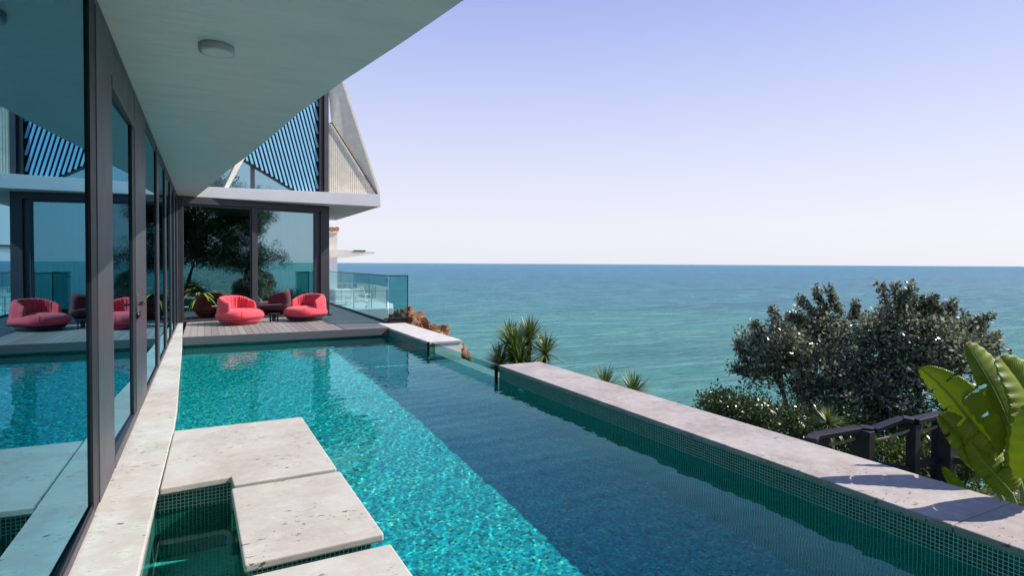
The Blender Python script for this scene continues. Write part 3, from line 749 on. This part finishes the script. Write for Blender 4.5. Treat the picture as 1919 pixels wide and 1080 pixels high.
o = MB().poly([(-2, 33), (9.6, 33), (10.6, 36.5), (10.9, 41), (10.2, 48), (-2, 48)], -3.2, -1.0).build('paving', M['white'], tr, bevel=.03); o.matrix_parent_inverse = TI
o = MB().box(7.4, 8.6, 38.5, 40.3, -.998, -.15).box(8.6, 9.0, 38.5, 39.4, -.998, -.6).build('bench_wall', M['white'], tr, bevel=.03); o.matrix_parent_inverse = TI
rl = tag(empty('railing', (9, 36, -1.0)), 'thin grey metal railing at the near edge of the white terrace', 'railing', 'railings of the neighbouring terrace')
RI = Matrix.Translation((-9, -36, 1.0))
mb = MB()
pts = [(5.6, 33.2), (7.4, 33.2), (9.3, 33.3)]
for (a, b) in zip(pts[:-1], pts[1:]):
    for z in (0., -.3, -.6): mb.tube([(*a, z), (*b, z)], .02 if z == 0. else .01, 6)
mb.tube([(9.3, 33.3, 0.), (10.0, 35.8, 0.)], .02, 6)
o = mb.build('rails', M['steel'], rl); o.matrix_parent_inverse = RI
for p in ((5.6, 33.2), (7.4, 33.2), (9.3, 33.3), (8.4, 33.25), (10.0, 35.8)):
    o = MB().tube([(*p, -1.0), (*p, .01)], .022, 6).build('post', M['steel'], rl); o.matrix_parent_inverse = RI
rl2 = tag(empty('railing', (10, 40, -1.0)), 'white balustrade with slim bars at the sea side of the white terrace', 'railing', 'railings of the neighbouring terrace')
RI2 = Matrix.Translation((-10, -40, 1.0)); mb = MB(); bars = MB()
path = [(8.3, 46.5), (10.5, 46), (10.7, 41), (10.4, 37)]
for a, b in zip(path[:-1], path[1:]):
    mb.bar((*a, .0), (*b, .0), .07, .05); mb.bar((*a, -.9), (*b, -.9), .05, .05)
    L = math.dist(a, b); k = int(L/.35)
    for i in range(k):
        t_ = i/k; x, y = a[0]+(b[0]-a[0])*t_, a[1]+(b[1]-a[1])*t_; bars.box(x-.02, x+.02, y-.02, y+.02, -1.0, .0)
o = mb.build('rails', M['white'], rl2); o.matrix_parent_inverse = RI2
o = bars.build('bars', M['white'], rl2); o.matrix_parent_inverse = RI2
def outdoor_chair(x, y, rz, label):
    t = tag(empty('terrace_chair', (x, y, -1.0), rz), label, 'chair', 'white chairs on the neighbouring terrace')
    MB().box(-.28, .28, -.3, .3, .38, .46).build('seat', M['white_fab'], t, bevel=.02)
    MB().prism([(-.27, .26, .46), (.27, .26, .46), (.27, .42, 1.05), (-.27, .42, 1.05)], (0, .05, 0)).build('backrest', M['white_fab'], t)
    for sx in (-1, 1):
        for sy in (-1, 1): MB().box(sx*.26-.02, sx*.26+.02, sy*.27-.02, sy*.27+.02, 0, .38).build('leg', M['white'], t)
outdoor_chair(8.05, 36.6, R(200), 'white terrace chair standing behind the grey railing of the neighbouring house')
outdoor_chair(9.75, 40.3, R(120), 'white terrace chair at the sea side corner of the neighbouring terrace')

# ------------------------------------------------------------- rocks
def rock(c, s, seed, label):
    r = random.Random(seed); bm = bmesh.new(); bmesh.ops.create_icosphere(bm, subdivisions=5, radius=1)
    from mathutils import noise
    off = Vector((seed*3.1, seed*1.7, 0))
    for v in bm.verts:
        p = v.co.copy(); d = 1+.35*noise.noise(p*1.3+off)+.22*noise.noise(p*2.9+off)
        cr = noise.cell(p*2.6+off); d += .16*(cr-.5)+.10*noise.noise(p*7+off)+.05*noise.noise(p*15+off)
        v.co = Vector((p.x*s[0], p.y*s[1], p.z*s[2]))*d
    me = bpy.data.meshes.new('rock'); bm.to_mesh(me); bm.free(); me.materials.append(M['rock'])
    o = bpy.data.objects.new('rock', me); COL.objects.link(o); o.location = c
    tag(o, label, 'rock', 'ochre rocks on the cliff')
rock((7.1, 20.2, -1.55), (1.15, 1.3, .85), 1, 'rugged brown rock just behind the end of the balustrade')
rock((8.25, 20.6, -2.6), (.8, 1.1, 1.1), 2, 'ochre rock lower down beside the outer end of the short white wall')
rock((7.9, 17.2, -2.9), (.75, .9, .75), 3, 'small pale ochre rock seen through the glass weir')
rock((9.9, 31.8, -2.9), (1.4, 1.6, 1.9), 4, 'dark brown rock under the corner of the neighbouring terrace')

# ------------------------------------------------------------- foliage generator
def leaf_cloud(centers, n_per, rad, size, seed, elong=1.8, flat=.0, jitter=.35, outward=None):
    """small folded leaves scattered in shells round many twig tips"""
    r = np.random.default_rng(seed); centers = np.asarray(centers); N = len(centers)*n_per
    c = np.repeat(centers, n_per, 0); d = r.normal(size=(N, 3)); d /= np.linalg.norm(d, axis=1)[:, None]
    rr = rad*r.uniform(.15, 1, N)**.6
    p = c+d*rr[:, None]
    ax = d+r.normal(size=(N, 3))*.7; ax[:, 2] += .3; ax /= np.linalg.norm(ax, axis=1)[:, None]
    nn = r.normal(size=(N, 3))*.8+np.array([0, 0, .8]); s = np.cross(ax, nn); s /= np.linalg.norm(s, axis=1)[:, None]+1e-9
    up = np.cross(s, ax)
    L = size*r.uniform(.6, 1.25, N); Wd = L/elong
    A = p; B = p+ax*(L*.5)[:, None]+s*(Wd*.5)[:, None]+up*(L*.08)[:, None]; C_ = p+ax*L[:, None]; D = p+ax*(L*.5)[:, None]-s*(Wd*.5)[:, None]+up*(L*.08)[:, None]
    V = np.stack([A, B, C_, D], 1).reshape(-1, 3); F = np.arange(N*4).reshape(-1, 4)
    return V, F

def bush(name, label, cat, lobes, base, mat, seed, tips=520, n_per=26, leaf=.055, shoots=(), group=None, trunk_r=.07, rad=.14):
    """lobes: (centre, radius xyz). A tapered trunk forks to limbs that end in leafy twigs."""
    r = np.random.default_rng(seed); root = tag(empty(name, base), label, cat, group)
    T = []; wts = np.array([l[1][0]*l[1][2] for l in lobes]); wts /= wts.sum()
    for i in range(tips):
        c, s = lobes[r.choice(len(lobes), p=wts)]
        d = r.normal(size=3); d /= np.linalg.norm(d); d[2] = d[2] if d[2] > -.5 else -d[2]*.5
        k = r.uniform(.62, 1.04)+ (r.uniform(.08, .32) if r.uniform() < .16 else 0)
        T.append(np.array(c)+d*np.array(s)*k)
    T = np.array(T)
    V, F = leaf_cloud(T, n_per, rad, leaf, seed+1)
    Vs, Fs = [V], [F]; nv = len(V)
    sh_pts = []
    for (a, b) in shoots:                      # long leafy shoots above the crown
        a = np.array(a); b = np.array(b); m = 26
        pts = a+(b-a)*np.linspace(0, 1, m)[:, None]
        V2, F2 = leaf_cloud(pts, 13, .055, leaf*.95, seed+int(abs(a[0])*100) % 97); Vs.append(V2); Fs.append(F2+nv); nv += len(V2); sh_pts.append((a, b))
    loc = np.array(base)
    np_mesh('foliage', np.concatenate(Vs)-loc, np.concatenate(Fs), mat, root)
    mb = MB(); b0 = Vector((0, 0, 0)); 
    for c, s in lobes:
        c = Vector(c)-Vector(base); m = c*.5+Vector((r.uniform(-.2, .2), r.uniform(-.2, .2), .05)); mb.tube([b0, m*.6, m, c*.9], [trunk_r, trunk_r*.8, trunk_r*.6, trunk_r*.3], 7)
        for j in range(7):
            e = c+Vector(r.normal(size=3))*Vector(s).length*.2
            mb.tube([m.lerp(c, .5), (c+e)*.5+Vector((0, 0, -.05)), e], [trunk_r*.35, trunk_r*.22, .006], 5)
    for a, b in sh_pts: mb.tube([Vector(a)-Vector(base), Vector(b)-Vector(base)], [.010, .004], 5)
    mb.build('trunk', M['bark'], root, True)
    return root

def P(u, v, d): return tuple(at(u, v, d))
SC = lambda px, d: px*d/FPX
d1_, d2_ = 8.6, 8.2
lobA = [(P(1500, 690, d1_), (SC(98, d1_), .8, SC(72, d1_))), (P(1548, 630, d1_+.1), (SC(55, d1_), .6, SC(48, d1_))), (P(1448, 655, d1_-.1), (SC(50, d1_), .5, SC(45, d1_))), (P(1580, 750, d1_-.3), (SC(95, d1_), .7, SC(52, d1_)))]
shA = [(P(1548, 590, d1_), P(1527, 540, d1_)), (P(1572, 590, d1_), P(1552, 541, d1_)), (P(1535, 600, d1_), P(1498, 558, d1_)), (P(1455, 625, d1_), P(1449, 578, d1_)), (P(1430, 640, d1_), P(1412, 606, d1_)), (P(1405, 690, d1_), P(1378, 640, d1_)), (P(1600, 600, d1_), P(1603, 568, d1_)), (P(1400, 700, d1_), P(1376, 690, d1_)), (P(1500, 600, d1_), P(1478, 595, d1_))]
ba = Vector(P(1530, 800, d1_)); ba.z = float(ground_h(np.array(ba.x), np.array(ba.y)))
bush('shrub_tree', 'left of the two big dark glossy leaved bushes beyond the pool wall', 'bush', lobA, tuple(ba), M['leaf_bush'], 11, 430, 52, .062, shA, 'tall dark bushes facing the sea')
lobB = [(P(1705, 665, d2_), (SC(72, d2_), .8, SC(78, d2_))), (P(1712, 610, d2_+.2), (SC(50, d2_), .6, SC(42, d2_))), (P(1790, 660, d2_), (SC(62, d2_), .6, SC(48, d2_))), (P(1770, 620, d2_+.1), (SC(30, d2_), .4, SC(34, d2_))), (P(1700, 730, d2_), (SC(110, d2_), .7, SC(75, d2_)))]
shB = [(P(1668, 600, d2_), P(1650, 533, d2_)), (P(1690, 590, d2_), P(1676, 537, d2_)), (P(1722, 590, d2_), P(1706, 531, d2_)), (P(1765, 600, d2_), P(1747, 555, d2_)), (P(1775, 605, d2_), P(1785, 567, d2_)), (P(1820, 640, d2_), P(1856, 592, d2_)), (P(1830, 650, d2_), P(1872, 630, d2_)), (P(1700, 590, d2_), P(1697, 545, d2_)), (P(1735, 590, d2_), P(1733, 560, d2_)), (P(1800, 630, d2_), P(1840, 597, d2_))]
bb = Vector(P(1720, 800, d2_)); bb.z = float(ground_h(np.array(bb.x), np.array(bb.y)))
bush('shrub_tree', 'right of the two big dark glossy leaved bushes, partly behind the banana leaves', 'bush', lobB, tuple(bb), M['leaf_bush'], 21, 450, 52, .062, shB, 'tall dark bushes facing the sea')
# low hedge in front of them
def low(u, v, d, ru, rv, seed, label, mat='leaf_hedge', leaf=.05, tips=190):
    c = P(u, v, d); b = Vector((c[0], c[1], float(ground_h(np.array(c[0]), np.array(c[1])))-.02))
    bush('low_shrub', label, 'shrub', [(c, (SC(ru, d), .5, SC(rv, d)))], tuple(b), M[mat], seed, tips, 26, leaf, (), 'low shrubs under the tall bushes', .03, .13)
low(1375, 775, 7.6, 50, 32, 31, 'low dark shrub at the left end of the planting, against the sea')
low(1450, 800, 7.0, 60, 40, 32, 'low shrub under the left edge of the left tall bush')
low(1545, 800, 7.6, 65, 36, 33, 'low shrub just behind the left end of the dark handrail')
low(1670, 800, 7.8, 80, 36, 34, 'low shrub behind the middle posts of the dark handrail', 'leaf_cover')
low(1815, 850, 7.3, 80, 45, 35, 'low shrub between the thick handrail post and the banana plant', 'leaf_cover')
low(1650, 850, 7.2, 70, 34, 36, 'bright low shrub showing between the first two handrail posts', 'leaf_cover')
low(1745, 870, 7.2, 60, 36, 37, 'bright low shrub at the foot of the slender handrail post', 'leaf_cover')
# ground cover
gc = []
r = np.random.default_rng(5)
for i in range(2600):
    x = r.uniform(5.0, 11); y = r.uniform(-1.5, 6.5); z = float(ground_h(np.array(x), np.array(y)))
    if x > 5+(6.5-y)*.9+1.5: continue
    gc.append((x, y, z+r.uniform(.03, .22)+.25*max(0, min(1, x-7.2))))
for i in range(1300):
    x = r.uniform(4.95, 9.0); y = r.uniform(9, 19); z = float(ground_h(np.array(x), np.array(y)))
    gc.append((x, y, z+r.uniform(.1, .7)+.35*max(0, 6.6-x)))
V_, F_ = leaf_cloud(gc, 13, .15, .055, 9)
for i in range(900):
    x = r.uniform(5.0, 7.6); y = r.uniform(.2, 3.3); gc.append((x, y, -1.15+r.uniform(0, .38)))
V_, F_ = leaf_cloud(gc, 13, .15, .055, 9)
tag(np_mesh('ground_cover', V_, F_, M['leaf_cover']), 'leafy green ground cover on the slope outside the pool wall', 'ground cover', kind='stuff')

# yuccas
def yucca(heads, label, seed, base=None):
    h0 = Vector(heads[0][0]); b = Vector((h0.x+.1, h0.y+.1, float(ground_h(np.array(h0.x), np.array(h0.y)))-.05))
    root = tag(empty('yucca', b), label, 'yucca', 'yuccas on the slope')
    Vs = []; Fs = []; nv = 0; mb = MB()
    for i, (p, L) in enumerate(heads):
        V, F = blades(150, L*1.2, L*.085, -.45, 1.5, .3, seed+i, 4); Vs.append(V+np.array(Vector(p)-b)); Fs.append(F+nv); nv += len(V)
        mb.tube([(0, 0, 0), (Vector(p)-b)*.5+Vector((.05, 0, .0)), Vector(p)-b], [.09, .07, .055], 8)
    np_mesh('blades', np.concatenate(Vs), np.concatenate(Fs), M['leaf_yucca'], root); mb.build('trunk', M['bark'], root, True)
dY = 12.2
yucca([(P(965, 662, dY), .62), (P(992, 640, dY+.3), .52), (P(955, 640, dY+.4), .46), (P(1022, 664, dY), .46), (P(935, 685, dY), .46), (P(975, 680, dY-.2), .5)], 'large spiky yucca clump beyond the gap in the pool wall', 50)
yucca([(P(1133, 732, 10.5), .42)], 'left of the two small yucca tops peeping over the wall cap', 60)
yucca([(P(1187, 742, 10.0), .42)], 'right of the two small yucca tops peeping over the wall cap', 70)
yucca([(P(1553, 796, 6.7), .20)], 'small pale green spiky plant beside the left handrail post', 80)

# ------------------------------------------------------------- stepped handrail
hr = tag(empty('handrail', (5.5, 3.7, -1)), 'dark stained timber handrail with rope, stepping down outside the pool wall', 'handrail')
HI = Matrix.Translation((-5.5, -3.7, 1))
def hp(o): o.matrix_parent_inverse = HI; return o
A0 = Vector(P(1527, 818, 6.1)); A1 = Vector(P(1612, 803, 6.3)); A2 = Vector(P(1636, 806, 6.25)); A3 = Vector(P(1692, 785, 6.35)); A4 = Vector(P(1712, 789, 6.3)); A5 = Vector(P(1768, 776, 6.5)); A6 = Vector(P(1868, 790, 6.2)); 
A_1 = Vector(P(1519, 826, 5.95))
hp(MB().bar(A0, A1, .13, .045).build('rail', M['wood_dark'], hr, bevel=.004))
hp(MB().bar(A1, A2, .15, .05).build('rail', M['wood_dark'], hr, bevel=.004))
hp(MB().bar(A2, A3, .11, .045).build('rail', M['wood_dark'], hr, bevel=.004))
hp(MB().bar(A3, A4, .14, .048).build('rail', M['wood_dark'], hr, bevel=.004))
hp(MB().bar(A4, A5, .13, .047).build('rail', M['wood_dark'], hr, bevel=.004))
hp(MB().bar(A5, A6, .11, .045).build('rail', M['wood_dark'], hr, bevel=.004))
hp(MB().bar(A0, A_1, .11, .045).build('rail', M['wood_dark'], hr, bevel=.004))
def post(u, v, d, wdt, wy=None):
    p = Vector(P(u, v, d)); hp(MB().box(p.x-wdt/2, p.x+wdt/2, p.y-(wy or wdt)/2, p.y+(wy or wdt)/2, -1.6, p.z).build('post', M['wood_dark'], hr, bevel=.005)); return p
post(1540, 822, 6.15, .10); post(1613, 808, 6.3, .13); post(1626, 808, 6.2, .10); post(1712, 795, 6.3, .10); post(1762, 782, 6.5, .12); post(1776, 782, 6.4, .13)
hp(MB().bar(P(1716, 872, 6.3), P(1762, 862, 6.45), .05, .07).build('lower_rail', M['wood_dark'], hr))
hp(MB().bar(P(1780, 862, 6.4), P(1870, 872, 6.2), .05, .07).build('lower_rail', M['wood_dark'], hr))
hp(MB().bar(P(1632, 870, 6.25), P(1708, 882, 6.3), .05, .07).build('lower_rail', M['wood_dark'], hr))
def rope(a, b, sag=.02):
    a = Vector(a); b = Vector(b); hp(MB().tube([a.lerp(b, t)-Vector((0, 0, sag*4*t*(1-t))) for t in np.linspace(0, 1, 9)], .016, 7).build('rope', M['rope'], hr, True))
rope(P(1547, 834, 6.15), P(1606, 820, 6.3)); rope(P(1632, 825, 6.2), P(1706, 806, 6.3)); rope(P(1718, 808, 6.3), P(1758, 798, 6.45))

# ------------------------------------------------------------- banana plant
bn = tag(empty('banana_plant', P(1900, 960, 4.6)), 'big bright green banana like plant with torn leaves at the right edge', 'plant')
BI = Matrix.Translation(-bn.location)
def leaf(mid, wl, wr, tears=(), nseg=60, na=9, cup=.06, thick=True):
    """mid: control points of the midrib; wl / wr : vector offsets of the two edges as functions of t"""
    pts = [Vector(p) for p in mid]
    def cm(t):
        x = t*(len(pts)-1); i = min(int(x), len(pts)-2); f = x-i
        p0 = pts[max(i-1, 0)]; p1 = pts[i]; p2 = pts[i+1]; p3 = pts[min(i+2, len(pts)-1)]
        return .5*((2*p1)+(p2-p0)*f+(2*p0-5*p1+4*p2-p3)*f*f+(3*p1-p0-3*p2+p3)*f**3)
    for side, wv in ((0, wl), (1, wr)):
        V = []; F = []; UV = []
        for i in range(nseg+1):
            t = i/nseg; c = cm(t); prof = math.sin(math.pi*min(1, t**.8))**.55 if 0 < t < 1 else 0.0
            prof = max(prof, .0)*(1-.15*t)
            tear = 1.0
            for tt, wdt, dep in tears:
                d = abs(t-tt)/wdt
                if d < 1: tear = min(tear, 1-dep*(1-d))
            dirv = Vector(wv)*prof*tear
            tang = (cm(min(1, t+.02))-cm(max(0, t-.02))).normalized(); nrm = dirv.cross(tang)
            if nrm.length > 1e-6: nrm.normalize()
            for k in range(na+1):
                s = k/na
                q = c+dirv*s+tang*(.10*s*s*Vector(wv).length*prof)+nrm*cup*math.sin(math.pi*s*.8)*prof*(1 if side else -1)+nrm*.006*math.sin(t*90+side)*s
                V.append(q); UV.append((s, t))
        for i in range(nseg):
            cut = any(abs((i+.5)/nseg-tt) < .5/nseg for tt, _, _ in tears)
            for k in range(na):
                if cut and k > na*.35: continue
                a = i*(na+1)+k; F.append((a, a+1, a+na+2, a+na+1))
        if side == 0: V0, F0, UV0 = V, F, UV
    n0 = len(V0); V = V0+V; F = F0+[tuple(i+n0 for i in f) for f in F]; UV = UV0+UV
    me = bpy.data.meshes.new('leaf'); me.from_pydata([tuple(v) for v in V], [], F)
    ul = me.uv_layers.new(name='UVMap')
    for lp_ in me.loops: ul.data[lp_.index].uv = UV[lp_.vertex_index]
    me.materials.append(M['banana']); me.polygons.foreach_set('use_smooth', [True]*len(me.polygons))
    o = bpy.data.objects.new('leaf', me); COL.objects.link(o); o.parent = bn; o.matrix_parent_inverse = BI
    so = o.modifiers.new('thickness', 'SOLIDIFY'); so.thickness = .0015
    rib = MB().tube([cm(t)-Vector((0, 0, .003)) for t in np.linspace(0, 1, 24)], list(np.linspace(.012, .003, 24)), 6).build('midrib', M['banana_stem'], o, True)
    rib.matrix_parent_inverse = Matrix.Identity(4)
    return o
def off(u0, v0, u1, v1, d, dd=0): return Vector(P(u1, v1, d+dd))-Vector(P(u0, v0, d))
base = bn.location
# leaf 1 : long arching leaf pointing left, its midrib on the lower side
leaf([P(1862, 862, 4.35), P(1838, 815, 4.4), P(1795, 760, 4.45), P(1757, 718, 4.5), P(1724, 690, 4.55)], off(1800, 760, 1782, 776, 4.4, .14), off(1800, 760, 1848, 734, 4.4, -.05), ((.52, .012, .5), (.36, .010, .6), (.72, .01, .5)), cup=.03)
# leaf 2 : upright behind
leaf([P(1905, 845, 4.7), P(1880, 770, 4.75), P(1848, 705, 4.8), P(1810, 643, 4.9)], off(1850, 720, 1824, 734, 4.7, .05), off(1850, 720, 1884, 698, 4.7, .12), ((.6, .01, .5),), cup=.03)
# leaf 3 : broad dark leaf at the frame edge
leaf([P(1905, 880, 4.4), P(1925, 820, 4.35), P(1925, 745, 4.4), P(1872, 668, 4.5)], off(1920, 780, 1868, 796, 4.4, -.08), off(1920, 780, 1968, 745, 4.4, .1), ((.4, .01, .4),), cup=.04)
# leaf 4 : small curled leaf low left
leaf([P(1850, 880, 4.5), P(1822, 850, 4.45), P(1790, 810, 4.45), P(1760, 777, 4.55)], off(1800, 820, 1782, 836, 4.4, .05), off(1800, 820, 1836, 792, 4.4, -.12), ((.5, .012, .6), (.7, .01, .5)), cup=.05)
# leaf 5 : hanging leaf seen from behind
leaf([P(1895, 925, 4.3), P(1870, 895, 4.3), P(1840, 862, 4.35), P(1806, 808, 4.4)], off(1850, 870, 1830, 880, 4.3, .1), off(1850, 870, 1882, 850, 4.3, .12), ((.4, .02, .7),), cup=.05)
# leaf 6 : young narrow leaf at the bottom
leaf([P(1830, 960, 4.7), P(1800, 925, 4.7), P(1780, 900, 4.7), P(1765, 876, 4.7)], off(1790, 915, 1782, 920, 4.6, 0), off(1790, 915, 1806, 906, 4.6, -.05), (), cup=.01)
# more leaves outside the frame that give the clump its body and its shadow
leaf([P(1930, 900, 4.0), P(1960, 800, 3.9), P(1990, 720, 3.9), P(1960, 640, 4.0)], off(1960, 750, 1900, 760, 4.0, .2), off(1960, 750, 2040, 740, 4.0, 0), ((.5, .01, .5),))
mb = MB()
for (u, v, d) in ((1862, 862, 4.35), (1905, 845, 4.7), (1905, 880, 4.4), (1850, 880, 4.5), (1895, 925, 4.3), (1830, 960, 4.7), (1930, 900, 4.0)):
    e = Vector(P(u, v, d)); g0 = Vector((base.x+.15, base.y-.1, -1.05)); mb.tube([g0, g0.lerp(e, .55)+Vector((.05, -.02, .0)), e], [.035, .024, .013], 8)
o = mb.build('stalks', M['banana_stem'], bn, True); o.matrix_parent_inverse = BI

# ------------------------------------------------------------- garden behind the viewer, seen in the glass
pn = tag(empty('pine_tree', (15.0, -8.5, -2.6)), 'tall leaning pine mirrored in the far windows', 'tree')
mb = MB(); tp = [Vector((0, 0, -.3)), Vector((-.25, 0, 1.6)), Vector((.1, 0, 3.4)), Vector((.5, .2, 5.2)), Vector((.3, .2, 7.2)), Vector((-.2, .2, 9))]
mb.tube(tp, [.26, .22, .19, .16, .12, .06], 10)
r = np.random.default_rng(77); tips_ = []
for i in range(26):
    k = r.uniform(.42, 1); x = k*(len(tp)-1); j = min(int(x), len(tp)-2); b0 = tp[j].lerp(tp[j+1], x-j)
    a = r.uniform(0, 6.28); L = r.uniform(1.8, 4.0)*(1.15-.5*k); e = b0+Vector((math.cos(a)*L, math.sin(a)*L*.6, r.uniform(-.2, 1.3)))
    m = (b0+e)*.5+Vector((0, 0, -.25)); mb.tube([b0, m, e], [.07, .045, .012], 6)
    for q in range(16):
        t = r.uniform(.35, 1.05); tips_.append(np.array(b0.lerp(e, t)+Vector(tuple(r.normal(size=3)*np.array([.45, .45, .28])))))
mb.build('trunk', M['bark'], pn, True)
V_, F_ = leaf_cloud(tips_, 110, .5, .17, 78, elong=5); np_mesh('crown', V_, F_, M['leaf_pine'], pn)
def dark_tree(x, y, h, sd, lab):
    z = float(ground_h(np.array(x), np.array(y)))
    bush('dark_tree', lab, 'tree', [((x, y, z+h*.62), (h*.34, h*.34, h*.36)), ((x-1.2, y+.5, z+h*.36), (h*.26, h*.26, h*.25)), ((x+1.3, y, z+h*.4), (h*.24, h*.24, h*.22))], (x, y, z), M['leaf_pine'], sd, 700, 60, .20, (), 'trees behind the viewer', .2, .42)
dark_tree(9.6, -13.0, 12.5, 120, 'broad dark tree mirrored at the left of the left far window')
dark_tree(12.6, -13.5, 12.0, 130, 'broad dark tree mirrored between the pine and the left edge of the far window')
for i, (x, y, s_, lab) in enumerate(((12.5, -3.5, 1.1, 'round garden shrub mirrored low in the right far window'), (16.5, -4.5, 1.3, 'wide garden shrub mirrored beside the pine trunk'), (10.5, -7.5, 1.2, 'dark garden shrub mirrored behind the left red chair'))):
    z = float(ground_h(np.array(x), np.array(y)))
    bush('garden_shrub', lab, 'shrub', [((x, y, z+s_*.9), (s_, s_, s_*.9))], (x, y, z), M['leaf_hedge'], 90+i, 260, 22, .10, (), 'garden shrubs behind the viewer', .05, .3)
